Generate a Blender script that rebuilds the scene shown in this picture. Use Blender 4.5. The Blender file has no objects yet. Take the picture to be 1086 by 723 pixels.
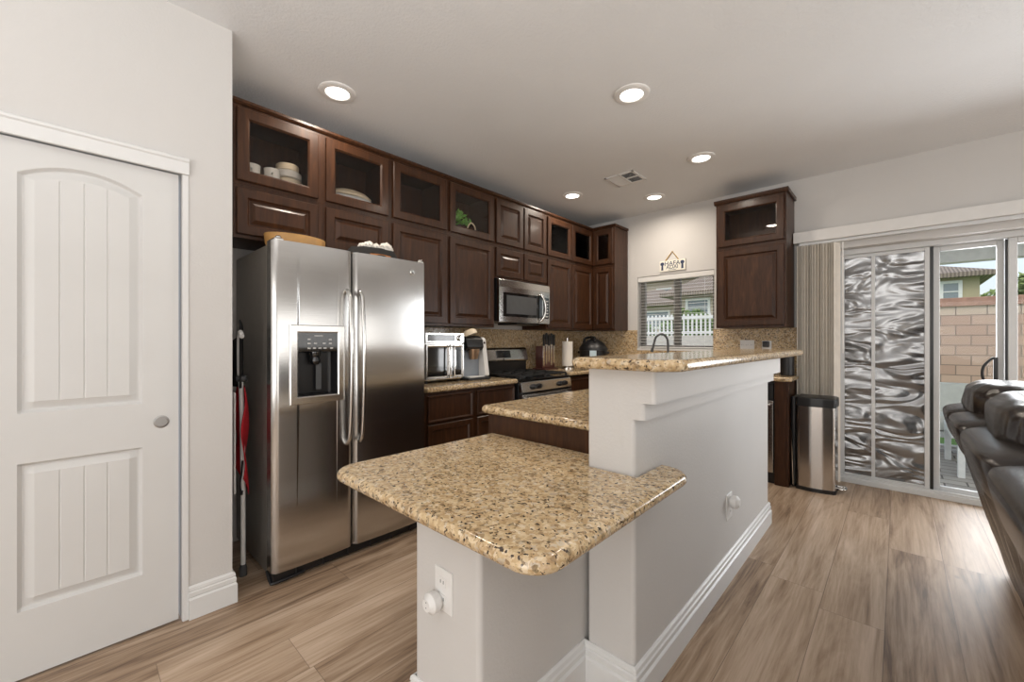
import bpy, bmesh, math, random
from mathutils import Vector, Matrix, noise as mnoise
random.seed(7)
SC = bpy.context.scene
COL = SC.collection
R = math.radians

# ---------------------------------------------------------------- camera, world, lights, exposure
cam_d = bpy.data.cameras.new('camera'); cam_d.sensor_width = 36; cam_d.sensor_fit = 'HORIZONTAL'
cam_d.lens = 438 / 1086 * 36; cam_d.clip_start = .02; cam_d.clip_end = 300
cam = bpy.data.objects.new('camera', cam_d); COL.objects.link(cam)
cam.location = (0, 0, 1.253); cam.rotation_euler = (R(90), 0, math.atan2(410, 438))
SC.camera = cam
SC.view_settings.view_transform = 'Standard'; SC.view_settings.look = 'None'
SC.cycles.sample_clamp_indirect = 1.5
SC.view_settings.gamma = 1; SC.view_settings.use_curve_mapping = False
SC.view_settings.exposure = 0.06

w = bpy.data.worlds.new('sky'); SC.world = w; w.use_nodes = True
nt = w.node_tree; bg = nt.nodes['Background']
sky = nt.nodes.new('ShaderNodeTexSky'); sky.sky_type = 'NISHITA'; sky.sun_disc = False
sky.sun_elevation = R(55); sky.sun_rotation = R(170); sky.dust_density = 3.5; sky.air_density = 1.0
hz = nt.nodes.new('ShaderNodeMix'); hz.data_type = 'RGBA'; hz.inputs[0].default_value = .45; hz.inputs[7].default_value = (4.4, 4.6, 4.8, 1)
nt.links.new(sky.outputs[0], hz.inputs[6]); nt.links.new(hz.outputs[2], bg.inputs[0]); bg.inputs[1].default_value = .24

def sun(energy, rot, angle, col):
    d = bpy.data.lights.new('sun', 'SUN'); d.energy = energy; d.angle = R(angle); d.color = col
    o = bpy.data.objects.new('sun', d); o.rotation_euler = rot; COL.objects.link(o)
sun(.6, (R(36), 0, R(12)), 25, (1, .96, .9))

def area(name, loc, rot, sx, sy, watts, col):
    d = bpy.data.lights.new(name, 'AREA'); d.shape = 'RECTANGLE'; d.size = sx; d.size_y = sy
    d.energy = watts; d.color = col
    o = bpy.data.objects.new(name, d); o.location = loc; o.rotation_euler = rot; COL.objects.link(o); return o
DAY = (1.0, .99, .972)
# lamps added before solid wall_right and wall_front, standing in for unseen windows
area('daylight_fill', (3.93, 1.0, .98), (0, R(90), 0), 1.65, 6.6, 66, DAY)
area('daylight_fill', (.6, -3.43, 1.25), (R(90), 0, 0), 3.4, 1.7, 62, DAY)
# daylight coming in at the glass slider
area('daylight_fill', (1.75, 5.0, 1.1), (R(-90), 0, 0), 2.6, 1.8, 46, (.96, .98, 1))
area('daylight_fill', (1.0, 5.02, 1.1), (R(-90), 0, 0), 1.3, 1.8, 42, (.96, .98, 1))
# unseen up-facing lamp added to brighten the ceiling and fill the room
area('ceiling_fill', (.3, -1.15, 1.55), (R(180), 0, 0), 2.2, 2.1, 62, (.97, .985, 1))

# ---------------------------------------------------------------- materials
def node_mat(name):
    m = bpy.data.materials.new(name); m.use_nodes = True
    t = m.node_tree; return m, t, t.nodes['Principled BSDF']
def N(t, kind, **kw):
    n = t.nodes.new(kind)
    for k, v in kw.items():
        if k.startswith('i_'): n.inputs[k[2:].replace('_', ' ')].default_value = v
        else: setattr(n, k, v)
    return n
def ramp(t, fac, stops, interp='LINEAR'):
    r = t.nodes.new('ShaderNodeValToRGB'); r.color_ramp.interpolation = interp
    e = r.color_ramp.elements
    while len(e) < len(stops): e.new(.5)
    for k, (p, c) in enumerate(stops): e[k].position = p; e[k].color = (*c, 1) if len(c) == 3 else c
    t.links.new(fac, r.inputs[0]); return r
def bump(t, b, h, strength, dist=.01):
    n = t.nodes.new('ShaderNodeBump'); n.inputs['Strength'].default_value = strength
    n.inputs['Distance'].default_value = dist
    t.links.new(h, n.inputs['Height']); t.links.new(n.outputs[0], b.inputs['Normal'])
def wpos(t, scale=(1, 1, 1), rot=(0, 0, 0)):
    g = t.nodes.new('ShaderNodeNewGeometry'); m = t.nodes.new('ShaderNodeMapping')
    m.inputs['Scale'].default_value = scale; m.inputs['Rotation'].default_value = rot
    t.links.new(g.outputs['Position'], m.inputs[0]); return m.outputs[0]
def simple(name, col, rough=.5, metal=0, coat=0, vary=.06, scale=18, bumpy=0, bscale=200, spec=.5):
    m, t, b = node_mat(name)
    n = N(t, 'ShaderNodeTexNoise', i_Scale=scale, i_Detail=3.0); t.links.new(wpos(t), n.inputs['Vector'])
    lo = tuple(c * (1 - vary) for c in col); hi = tuple(min(1, c * (1 + vary)) for c in col)
    r = ramp(t, n.outputs[0], [(.3, lo), (.7, hi)]); t.links.new(r.outputs[0], b.inputs['Base Color'])
    b.inputs['Roughness'].default_value = rough; b.inputs['Metallic'].default_value = metal
    b.inputs['Coat Weight'].default_value = coat; b.inputs['Coat Roughness'].default_value = .12
    b.inputs['Specular IOR Level'].default_value = spec
    if bumpy:
        n2 = N(t, 'ShaderNodeTexNoise', i_Scale=bscale, i_Detail=3.0); t.links.new(wpos(t), n2.inputs['Vector'])
        bump(t, b, n2.outputs[0], bumpy)
    return m
def emit(name, col, s):
    m, t, b = node_mat(name); b.inputs['Base Color'].default_value = (*col, 1)
    b.inputs['Emission Color'].default_value = (*col, 1); b.inputs['Emission Strength'].default_value = s; return m
def glass(name, tint=(1, 1, 1), rough=.0, ior=1.22):
    m, t, b = node_mat(name); t.nodes.remove(b)
    o = t.nodes['Material Output']; tr = t.nodes.new('ShaderNodeBsdfTransparent'); tr.inputs[0].default_value = (*tint, 1)
    gl = t.nodes.new('ShaderNodeBsdfGlossy'); gl.inputs['Roughness'].default_value = rough
    fr = t.nodes.new('ShaderNodeFresnel'); fr.inputs[0].default_value = ior
    mx = t.nodes.new('ShaderNodeMixShader'); t.links.new(fr.outputs[0], mx.inputs[0])
    t.links.new(tr.outputs[0], mx.inputs[1]); t.links.new(gl.outputs[0], mx.inputs[2]); t.links.new(mx.outputs[0], o.inputs[0])
    return m
def wood_dark():
    m, t, b = node_mat('espresso_stained_wood')
    n = N(t, 'ShaderNodeTexNoise', i_Scale=6.0, i_Detail=6.0, i_Roughness=.6, i_Distortion=.6)
    t.links.new(wpos(t, (7, 7, .9)), n.inputs['Vector'])
    r = ramp(t, n.outputs[0], [(.3, (.026, .0098, .0040)), (.55, (.049, .0185, .0072)), (.78, (.080, .032, .0125))])
    t.links.new(r.outputs[0], b.inputs['Base Color'])
    b.inputs['Roughness'].default_value = .38; b.inputs['Specular IOR Level'].default_value = .30; b.inputs['Coat Weight'].default_value = .08; b.inputs['Coat Roughness'].default_value = .15
    bump(t, b, n.outputs[0], .06, .004); return m
def granite():
    m, t, b = node_mat('speckled_tan_granite')
    p = wpos(t)
    d = N(t, 'ShaderNodeTexNoise', i_Scale=60.0, i_Detail=3.0); t.links.new(p, d.inputs['Vector'])
    warp = N(t, 'ShaderNodeMix', data_type='VECTOR'); warp.inputs[0].default_value = .028
    t.links.new(p, warp.inputs[4]); t.links.new(d.outputs['Color'], warp.inputs[5])
    v = N(t, 'ShaderNodeTexVoronoi', i_Scale=100.0, i_Randomness=1.0); t.links.new(warp.outputs[1], v.inputs['Vector'])
    sep = N(t, 'ShaderNodeSeparateColor'); t.links.new(v.outputs['Color'], sep.inputs[0])
    grains = ramp(t, sep.outputs[0], [(0, (.03, .02, .015)), (.085, (.17, .10, .055)), (.20, (.43, .285, .145)),
                                       (.44, (.56, .41, .235)), (.66, (.68, .54, .36)), (.88, (.50, .45, .38)), (.95, (.78, .68, .52))], 'CONSTANT')
    n = N(t, 'ShaderNodeTexNoise', i_Scale=34.0, i_Detail=5.0, i_Roughness=.65); t.links.new(p, n.inputs['Vector'])
    base = ramp(t, n.outputs[0], [(.30, (.30, .185, .09)), (.45, (.56, .395, .21)), (.58, (.69, .53, .315)), (.75, (.78, .67, .49))])
    mx = N(t, 'ShaderNodeMix', data_type='RGBA'); mx.inputs[0].default_value = .55
    t.links.new(base.outputs[0], mx.inputs[6]); t.links.new(grains.outputs[0], mx.inputs[7])
    n2 = N(t, 'ShaderNodeTexNoise', i_Scale=90.0, i_Detail=2.0); t.links.new(p, n2.inputs['Vector'])
    sp = ramp(t, n2.outputs[0], [(.615, (0, 0, 0)), (.65, (1, 1, 1))])
    mx2 = N(t, 'ShaderNodeMix', data_type='RGBA'); t.links.new(sp.outputs[0], mx2.inputs[0])
    t.links.new(mx.outputs[2], mx2.inputs[6]); mx2.inputs[7].default_value = (.05, .035, .027, 1)
    t.links.new(mx2.outputs[2], b.inputs['Base Color'])
    b.inputs['Roughness'].default_value = .13; b.inputs['Specular IOR Level'].default_value = .5; return m
def floor_mat():
    m, t, b = node_mat('wood_plank_floor')
    W, L = .229, 1.52
    g = t.nodes.new('ShaderNodeNewGeometry'); s = t.nodes.new('ShaderNodeSeparateXYZ'); t.links.new(g.outputs['Position'], s.inputs[0])
    def M(op, a, c=None):
        n = t.nodes.new('ShaderNodeMath'); n.operation = op
        for k, x in enumerate((a, c)):
            if x is None: continue
            if isinstance(x, (int, float)): n.inputs[k].default_value = x
            else: t.links.new(x, n.inputs[k])
        return n.outputs[0]
    def WN(a, c=None):
        n = t.nodes.new('ShaderNodeTexWhiteNoise'); n.noise_dimensions = '2D'
        cb = t.nodes.new('ShaderNodeCombineXYZ'); t.links.new(a, cb.inputs[0])
        if c is not None: t.links.new(c, cb.inputs[1])
        t.links.new(cb.outputs[0], n.inputs['Vector']); return n
    xr = M('DIVIDE', M('ADD', s.outputs[0], 10 * W + .045), W); row = M('FLOOR', xr); fx = M('FRACT', xr)
    off = WN(row).outputs['Value']
    yr = M('ADD', M('DIVIDE', M('ADD', s.outputs[1], 20), L), M('MULTIPLY', off, 3.7)); idx = M('FLOOR', yr); fy = M('FRACT', yr)
    rnd = WN(row, idx)
    rv = rnd.outputs['Value']
    cb = t.nodes.new('ShaderNodeCombineXYZ')
    t.links.new(M('ADD', M('MULTIPLY', s.outputs[0], 1.0), M('MULTIPLY', rv, 37.0)), cb.inputs[0])
    t.links.new(M('ADD', M('MULTIPLY', s.outputs[1], .085), M('MULTIPLY', rv, 11.0)), cb.inputs[1])
    n = N(t, 'ShaderNodeTexNoise', i_Scale=13.0, i_Detail=9.0, i_Roughness=.62, i_Distortion=1.1); t.links.new(cb.outputs[0], n.inputs['Vector'])
    cb3 = t.nodes.new('ShaderNodeCombineXYZ')
    t.links.new(M('ADD', s.outputs[0], M('MULTIPLY', rv, 5.0)), cb3.inputs[0]); t.links.new(M('MULTIPLY', s.outputs[1], .035), cb3.inputs[1])
    nf = N(t, 'ShaderNodeTexNoise', i_Scale=75.0, i_Detail=5.0, i_Roughness=.6); t.links.new(cb3.outputs[0], nf.inputs['Vector'])
    tone = M('ADD', M('ADD', M('MULTIPLY', M('SUBTRACT', rv, .5), .22), n.outputs[0]), M('MULTIPLY', M('SUBTRACT', nf.outputs[0], .5), .55))
    col = ramp(t, tone, [(.22, (.15, .09, .054)), (.40, (.355, .245, .160)), (.55, (.48, .354, .25)), (.78, (.63, .49, .375))])
    # knots
    cb2 = t.nodes.new('ShaderNodeCombineXYZ'); t.links.new(s.outputs[0], cb2.inputs[0]); t.links.new(M('MULTIPLY', s.outputs[1], .55), cb2.inputs[1])
    v = N(t, 'ShaderNodeTexVoronoi', i_Scale=3.3); t.links.new(cb2.outputs[0], v.inputs['Vector'])
    kn = ramp(t, v.outputs['Distance'], [(.02, (1, 1, 1)), (.06, (0, 0, 0))])
    mk = N(t, 'ShaderNodeMix', data_type='RGBA'); t.links.new(M('MULTIPLY', kn.outputs[0], .65), mk.inputs[0])
    t.links.new(col.outputs[0], mk.inputs[6]); mk.inputs[7].default_value = (.085, .05, .032, 1)
    # joints
    jx = M('MAXIMUM', M('LESS_THAN', fx, .011), M('LESS_THAN', fy, .0013))
    mj = N(t, 'ShaderNodeMix', data_type='RGBA'); t.links.new(M('MULTIPLY', jx, .7), mj.inputs[0])
    t.links.new(mk.outputs[2], mj.inputs[6]); mj.inputs[7].default_value = (.09, .055, .035, 1)
    t.links.new(mj.outputs[2], b.inputs['Base Color'])
    b.inputs['Roughness'].default_value = .42
    bump(t, b, M('SUBTRACT', n.outputs[0], jx), .10, .004); return m
def steel(name, base=(.58, .565, .545), rough=.27, stretch=(1.2, 1.2, 90), aniso=0, arot=0):
    m, t, b = node_mat(name)
    n = N(t, 'ShaderNodeTexNoise', i_Scale=5.0, i_Detail=4.0); t.links.new(wpos(t, stretch), n.inputs['Vector'])
    r = ramp(t, n.outputs[0], [(.3, tuple(c * .94 for c in base)), (.7, base)]); t.links.new(r.outputs[0], b.inputs['Base Color'])
    b.inputs['Metallic'].default_value = 1; b.inputs['Roughness'].default_value = rough
    if aniso:
        b.inputs['Anisotropic'].default_value = aniso
        tg = t.nodes.new('ShaderNodeTangent'); tg.direction_type = 'RADIAL'; tg.axis = 'Z'; t.links.new(tg.outputs[0], b.inputs['Tangent'])
        b.inputs['Anisotropic Rotation'].default_value = arot
    bump(t, b, n.outputs[0], .02, .002); return m
def leather():
    m, t, b = node_mat('dark_brown_leather')
    n = N(t, 'ShaderNodeTexNoise', i_Scale=9.0, i_Detail=6.0, i_Distortion=.8); t.links.new(wpos(t), n.inputs['Vector'])
    r = ramp(t, n.outputs[0], [(.3, (.007, .0045, .004)), (.7, (.020, .0125, .0105))]); t.links.new(r.outputs[0], b.inputs['Base Color'])
    b.inputs['Roughness'].default_value = .27; b.inputs['Specular IOR Level'].default_value = .6
    n3 = N(t, 'ShaderNodeTexNoise', i_Scale=55.0, i_Detail=4.0); t.links.new(wpos(t), n3.inputs['Vector'])
    bump(t, b, n3.outputs[0], .12, .006); return m
def block_mat(name='pink_block_masonry', c1=(.43, .29, .225, 1), c2=(.50, .36, .285, 1)):
    m, t, b = node_mat(name)
    br = N(t, 'ShaderNodeTexBrick'); br.inputs['Scale'].default_value = 1
    br.inputs['Brick Width'].default_value = .41; br.inputs['Row Height'].default_value = .195; br.inputs['Mortar Size'].default_value = .009
    br.inputs['Color1'].default_value = c1; br.inputs['Color2'].default_value = c2; br.inputs['Mortar'].default_value = (.22, .17, .14, 1)
    t.links.new(wpos(t, rot=(R(-90), 0, 0)), br.inputs['Vector'])
    t.links.new(br.outputs[0], b.inputs['Base Color']); b.inputs['Roughness'].default_value = .9
    return m
def paver_mat():
    m, t, b = node_mat('grey_concrete_pavers')
    br = N(t, 'ShaderNodeTexBrick'); br.inputs['Scale'].default_value = 1
    br.inputs['Brick Width'].default_value = .30; br.inputs['Row Height'].default_value = .15; br.inputs['Mortar Size'].default_value = .007
    br.inputs['Color1'].default_value = (.33, .31, .28, 1); br.inputs['Color2'].default_value = (.47, .44, .39, 1); br.inputs['Mortar'].default_value = (.12, .11, .10, 1)
    t.links.new(wpos(t), br.inputs['Vector']); t.links.new(br.outputs[0], b.inputs['Base Color']); b.inputs['Roughness'].default_value = .85; return m
def roof_mat():
    m, t, b = node_mat('clay_roof_tiles')
    wv = N(t, 'ShaderNodeTexWave', i_Scale=3.2, i_Distortion=1.0); t.links.new(wpos(t), wv.inputs['Vector'])
    r = ramp(t, wv.outputs['Fac'], [(.1, (.17, .14, .115)), (.9, (.32, .27, .22))]); t.links.new(r.outputs[0], b.inputs['Base Color'])
    b.inputs['Roughness'].default_value = .9; bump(t, b, wv.outputs['Fac'], .5, .05); return m
def screen_mat():
    m, t, b = node_mat('dark_rippled_solar_screen')
    n = N(t, 'ShaderNodeTexNoise', i_Scale=2.4, i_Detail=1.0, i_Distortion=1.8); t.links.new(wpos(t, (1.0, 1, 2.6)), n.inputs['Vector'])
    wv = N(t, 'ShaderNodeTexWave', i_Scale=1.5, i_Distortion=6.0, i_Detail=1.0); wv.bands_direction = 'Z'
    t.links.new(wpos(t, (1.4, 1, 1)), wv.inputs['Vector'])
    ad = N(t, 'ShaderNodeMath', operation='ADD'); t.links.new(n.outputs[0], ad.inputs[0])
    mu = N(t, 'ShaderNodeMath', operation='MULTIPLY'); mu.inputs[1].default_value = .22; t.links.new(wv.outputs['Fac'], mu.inputs[0]); t.links.new(mu.outputs[0], ad.inputs[1])
    b.inputs['Base Color'].default_value = (.020, .024, .028, 1); b.inputs['Roughness'].default_value = .25
    b.inputs['IOR'].default_value = 2.4; b.inputs['Specular IOR Level'].default_value = .75
    bump(t, b, ad.outputs[0], .35, .10); return m
def foliage(name, a, c):
    return simple(name, a, .7, vary=.45, scale=9)

M = dict(
    wall=simple('painted_drywall', (.64, .622, .60), .62, vary=.012, scale=3, bumpy=.10, bscale=95),
    ceil=simple('textured_ceiling_paint', (.79, .795, .80), .8, vary=.012, scale=3, bumpy=.28, bscale=70),
    trim=simple('white_trim_paint', (.76, .76, .75), .35, vary=.01),
    door=simple('white_door_paint', (.69, .685, .67), .42, vary=.012, scale=5),
    floor=floor_mat(), wood=wood_dark(), granite=granite(),
    inside=simple('cabinet_interior_wood', (.075, .05, .036), .5, vary=.15),
    steel=steel('brushed_stainless', (.55, .54, .525), .20, (1.2, 1.2, 40), .8, 0), steel2=steel('polished_stainless', (.66, .65, .63), .18),
    steelv=steel('vertical_brushed_stainless', (.58, .555, .53), .21, (40, 40, 1.0)),
    chrome=simple('chrome_metal', (.75, .75, .74), .1, 1), side=simple('grey_painted_steel', (.27, .25, .225), .34, .5),
    black=simple('black_plastic', (.012, .012, .013), .35), gloss=simple('black_glass', (.008, .009, .010), .06, spec=.8),
    iron=simple('cast_iron', (.018, .018, .018), .6), dgrey=simple('dark_grey_plastic', (.07, .072, .075), .5),
    white=simple('white_plastic', (.80, .79, .77), .4, vary=.02), ltgrey=simple('slate_blue_plastic', (.26, .29, .33), .3),
    brown=simple('dark_red_brown_wood', (.075, .022, .016), .4, vary=.2), copper=simple('copper_coated_metal', (.52, .36, .24), .3, .8),
    paper=simple('white_paper', (.84, .80, .74), .9, vary=.02), red=simple('red_fabric', (.50, .015, .025), .8, vary=.15),
    tan=simple('yellow_brown_wood', (.50, .27, .085), .45, vary=.15), orange=simple('orange_cardboard', (.55, .22, .07), .6),
    cream=simple('cream_ceramic', (.80, .68, .50), .3), pale=simple('pale_ceramic', (.84, .80, .73), .25),
    green=simple('leafy_green_plastic', (.17, .42, .08), .5, vary=.4, scale=60),
    glass=glass('clear_glass'), cabglass=glass('cabinet_glass', (.97, .96, .95), .02, 1.3),
    leather=leather(), lens=emit('lamp_lens', (1, .95, .88), 5.0),
    backlit_frame=simple('backlit_white_frame', (.22, .21, .19), .5), vinyl=simple('white_vinyl_frame', (.66, .67, .67), .4, vary=.015), blind=simple('off_white_blind', (.74, .73, .71), .5, vary=.02),
    vane=simple('beige_vertical_vane', (.82, .765, .68), .6, vary=.04), screen=screen_mat(),
    gold=simple('gold_rope', (.50, .33, .10), .7), board=simple('cream_painted_board', (.82, .79, .70), .6), navy=simple('navy_ink', (.03, .045, .10), .6),
    block=block_mat(), block2=block_mat('tan_block_masonry', (.50, .40, .31, 1), (.55, .45, .36, 1)), cap=simple('red_brown_block_cap', (.36, .21, .155), .9, vary=.2), paver=paver_mat(), roof=roof_mat(),
    stucco=simple('tan_stucco', (.46, .41, .27), .9, vary=.05), stucco2=simple('cream_stucco', (.52, .45, .36), .9, vary=.05),
    grass=simple('green_grass', (.12, .24, .05), .9, vary=.5, scale=40), conc=simple('pale_concrete', (.55, .53, .49), .9, vary=.08),
    leaf=foliage('green_leaves', (.13, .22, .055), 0), leaf2=foliage('pale_green_leaves', (.23, .31, .10), 0), bark=simple('tree_bark', (.12, .085, .06), .9, vary=.3),
    pwhite=simple('white_painted_metal', (.76, .78, .76), .45), sage=simple('pale_sage_fabric', (.72, .74, .68), .9),
    pane=simple('distant_window_glass', (.20, .25, .28), .2, spec=.8), label=simple('pale_blue_label', (.55, .68, .74), .5),
    nickel=simple('satin_nickel', (.40, .39, .38), .38, 1), legend=simple('grey_white_print', (.55, .55, .54), .5), seat=simple('black_fabric', (.014, .013, .013), .85))

# ---------------------------------------------------------------- mesh helpers
class MB:
    def __init__(s): s.bm = bmesh.new()
    def box(s, x0, x1, y0, y1, z0, z1, bev=0, seg=2):
        x0, x1 = sorted((x0, x1)); y0, y1 = sorted((y0, y1)); z0, z1 = sorted((z0, z1))
        r = bmesh.ops.create_cube(s.bm, size=1)
        for v in r['verts']:
            v.co = Vector(((x0 + x1) / 2 + v.co.x * (x1 - x0), (y0 + y1) / 2 + v.co.y * (y1 - y0), (z0 + z1) / 2 + v.co.z * (z1 - z0)))
        if bev: s._bev(r['verts'], min(bev, .49 * min(x1 - x0, y1 - y0, z1 - z0)), seg)
        return s
    def _bev(s, verts, bev, seg=2):
        ed = list({e for v in verts for e in v.link_edges})
        bmesh.ops.bevel(s.bm, geom=ed, offset=bev, segments=seg, affect='EDGES', profile=.5)
    def prism(s, pts, f, bev=0, seg=2):
        """pts: list of 2-D outline points; f(p, k) -> 3-D point for end k in (0, 1)"""
        a = [s.bm.verts.new(f(p, 0)) for p in pts]; b = [s.bm.verts.new(f(p, 1)) for p in pts]
        s.bm.faces.new(a); s.bm.faces.new(b[::-1]); n = len(pts)
        for i in range(n): s.bm.faces.new((a[i], b[i], b[(i + 1) % n], a[(i + 1) % n]))
        if bev: s._bev(a + b, bev, seg)
        return s
    def cyl(s, p0, p1, r0, r1=None, n=20):
        r1 = r0 if r1 is None else r1
        return s.lathe(p0, p1, [(0, r0), (1, r1)], n)
    def lathe(s, p0, p1, prof, n=24, cap=True):
        """prof: (t along p0->p1, radius)"""
        p0, p1 = Vector(p0), Vector(p1); d = p1 - p0; q = d.to_track_quat('Z', 'Y').to_matrix()
        rings = []
        for tt, r in prof:
            c = p0 + d * tt
            rings.append([s.bm.verts.new(c + q @ Vector((r * math.cos(2 * math.pi * k / n), r * math.sin(2 * math.pi * k / n), 0))) for k in range(n)])
        for a, b in zip(rings, rings[1:]):
            for k in range(n): s.bm.faces.new((a[k], a[(k + 1) % n], b[(k + 1) % n], b[k]))
        if cap: s.bm.faces.new(rings[0][::-1]); s.bm.faces.new(rings[-1])
        return s
    def tube(s, pts, r, n=10, smooth=6, flat=1):
        """swept round bar through pts (Catmull-Rom)"""
        P = [Vector(p) for p in pts]; path = []
        if smooth and len(P) > 2:
            for i in range(len(P) - 1):
                a, b, c, d = P[max(i - 1, 0)], P[i], P[i + 1], P[min(i + 2, len(P) - 1)]
                for k in range(smooth):
                    u = k / smooth
                    path.append(.5 * ((2 * b) + (c - a) * u + (2 * a - 5 * b + 4 * c - d) * u * u + (3 * b - a - 3 * c + d) * u ** 3))
            path.append(P[-1])
        else: path = P
        rings = []; up = None
        for i, p in enumerate(path):
            t = (path[min(i + 1, len(path) - 1)] - path[max(i - 1, 0)]).normalized()
            if up is None: up = t.orthogonal().normalized()
            up = (up - t * up.dot(t)).normalized(); sd = t.cross(up)
            rr = r(i / (len(path) - 1)) if callable(r) else r
            rings.append([s.bm.verts.new(p + up * rr * math.cos(2 * math.pi * k / n) + sd * rr * flat * math.sin(2 * math.pi * k / n)) for k in range(n)])
        for a, b in zip(rings, rings[1:]):
            for k in range(n): s.bm.faces.new((a[k], a[(k + 1) % n], b[(k + 1) % n], b[k]))
        s.bm.faces.new(rings[0][::-1]); s.bm.faces.new(rings[-1]); return s
    def rings(s, loops, close_last=True, close_first=False):
        L = [[s.bm.verts.new(p) for p in lp] for lp in loops]; n = len(L[0])
        for a, b in zip(L, L[1:]):
            for k in range(n): s.bm.faces.new((a[k], a[(k + 1) % n], b[(k + 1) % n], b[k]))
        if close_last: s.bm.faces.new(L[-1])
        if close_first: s.bm.faces.new(L[0][::-1])
        return s
    def grid(s, nu, nv, f, wrap=False):
        V = [[s.bm.verts.new(f(i / (nu - (0 if wrap else 1)), j / (nv - 1))) for j in range(nv)] for i in range(nu)]
        for i in range(nu if wrap else nu - 1):
            for j in range(nv - 1):
                k = (i + 1) % nu
                s.bm.faces.new((V[i][j], V[k][j], V[k][j + 1], V[i][j + 1]))
        return s
    def blob(s, c, r, n=16, amp=0, fr=3, sq=1):
        c, r = Vector(c), Vector(r); res = bmesh.ops.create_icosphere(s.bm, subdivisions=3, radius=1)
        for v in res['verts']:
            d = v.co.copy()
            if sq != 1: d = Vector([math.copysign(abs(x) ** sq, x) for x in d])
            if amp: d *= 1 + amp * mnoise.noise(v.co * fr + c)
            v.co = c + Vector((d.x * r.x, d.y * r.y, d.z * r.z))
        return s
    def build(s, name, mat, parent=None, smooth=True, angle=40, subsurf=0):
        bmesh.ops.recalc_face_normals(s.bm, faces=s.bm.faces)
        P = [v.co for v in s.bm.verts]
        lo = Vector([min(p[i] for p in P) for i in range(3)]); hi = Vector([max(p[i] for p in P) for i in range(3)])
        o0 = Vector(((lo.x + hi.x) / 2, (lo.y + hi.y) / 2, lo.z))
        bmesh.ops.translate(s.bm, verts=s.bm.verts, vec=-o0)
        me = bpy.data.meshes.new(name); s.bm.to_mesh(me); s.bm.free()
        if smooth:
            me.polygons.foreach_set('use_smooth', [True] * len(me.polygons)); me.set_sharp_from_angle(angle=R(angle))
        me.materials.append(M[mat] if isinstance(mat, str) else mat)
        o = bpy.data.objects.new(name, me); COL.objects.link(o)
        if parent is not None:
            o.parent = parent; q = parent; off = Vector((0, 0, 0))
            while q is not None: off += q.location; q = q.parent
            o.location = o0 - off
        else: o.location = o0
        if smooth and angle < 90:
            wn = o.modifiers.new('weighted', 'WEIGHTED_NORMAL'); wn.keep_sharp = True; wn.weight = 80
        if subsurf:
            md = o.modifiers.new('sub', 'SUBSURF'); md.levels = md.render_levels = subsurf
        return o
def tag(o, label=None, cat=None, group=None, kind=None):
    for k, v in (('label', label), ('category', cat), ('group', group), ('kind', kind)):
        if v: o[k] = v
    return o
def thing(name, loc, label, cat, group=None, kind=None):
    o = bpy.data.objects.new(name, None); o.empty_display_size = .1; COL.objects.link(o); o.location = loc
    return tag(o, label, cat, group, kind)
def struct(name, mb, mat, parent=None, **kw):
    o = mb.build(name, mat, parent, **kw)
    if parent is None: o['kind'] = 'structure'
    return o
def dup(root, loc, label=None):
    r = root.copy(); COL.objects.link(r); r.location = loc
    if label: r['label'] = label
    for ch in list(root.children):
        c = ch.copy(); COL.objects.link(c); c.parent = r
        for g in ch.children:
            d = g.copy(); COL.objects.link(d); d.parent = c
    return r
def rounded(pts, n=6):
    """pts: (x, y, radius) -> outline with rounded corners"""
    out = []
    for i, (x, y, r) in enumerate(pts):
        p = Vector((x, y)); a = Vector(pts[i - 1][:2]); b = Vector(pts[(i + 1) % len(pts)][:2])
        if r <= 0: out.append(p); continue
        da, db = (a - p).normalized(), (b - p).normalized(); h = da.angle(db) / 2
        tl = r / math.tan(h); c = p + (da + db).normalized() * (r / math.sin(h))
        s0, s1 = p + da * tl - c, p + db * tl - c
        a0 = math.atan2(s0.y, s0.x); d = math.atan2(s1.y, s1.x) - a0
        d = (d + math.pi) % (2 * math.pi) - math.pi
        for k in range(n + 1):
            an = a0 + d * k / n; out.append(c + Vector((math.cos(an), math.sin(an))) * r)
    return out
def slab(pts, z0, z1, rad, seg=4, n=8):
    """stone slab with a bullnose edge"""
    o = rounded(pts, n); m = len(o)
    ar = sum(o[i].x * o[(i + 1) % m].y - o[(i + 1) % m].x * o[i].y for i in range(m))
    if ar < 0: o = o[::-1]
    nr = []
    for i in range(m):
        e0 = (o[i] - o[i - 1]).normalized(); e1 = (o[(i + 1) % m] - o[i]).normalized()
        n0, n1 = Vector((-e0.y, e0.x)), Vector((-e1.y, e1.x)); q = (n0 + n1)
        q = q / max(q.dot(n0), .3); nr.append(q)
    loops = []
    for k in range(seg + 1):
        an = R(90) * k / seg; loops.append((z0 + rad * (1 - math.sin(an)), rad * (1 - math.cos(an))))
    prof = loops[::-1] + [(z0 + z1 - z, ins) for z, ins in loops]
    prof = [(z0, rad)] + [p for p in prof if p[0] > z0 + 1e-5]
    mb = MB(); mb.rings([[Vector((o[i].x + nr[i].x * ins, o[i].y + nr[i].y * ins, z)) for i in range(m)] for z, ins in prof], True, True)
    return mb
def rect_loop(a0, a1, z0, z1, d, to3):
    return [to3(a0, z0, d), to3(a1, z0, d), to3(a1, z1, d), to3(a0, z1, d)]
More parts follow.
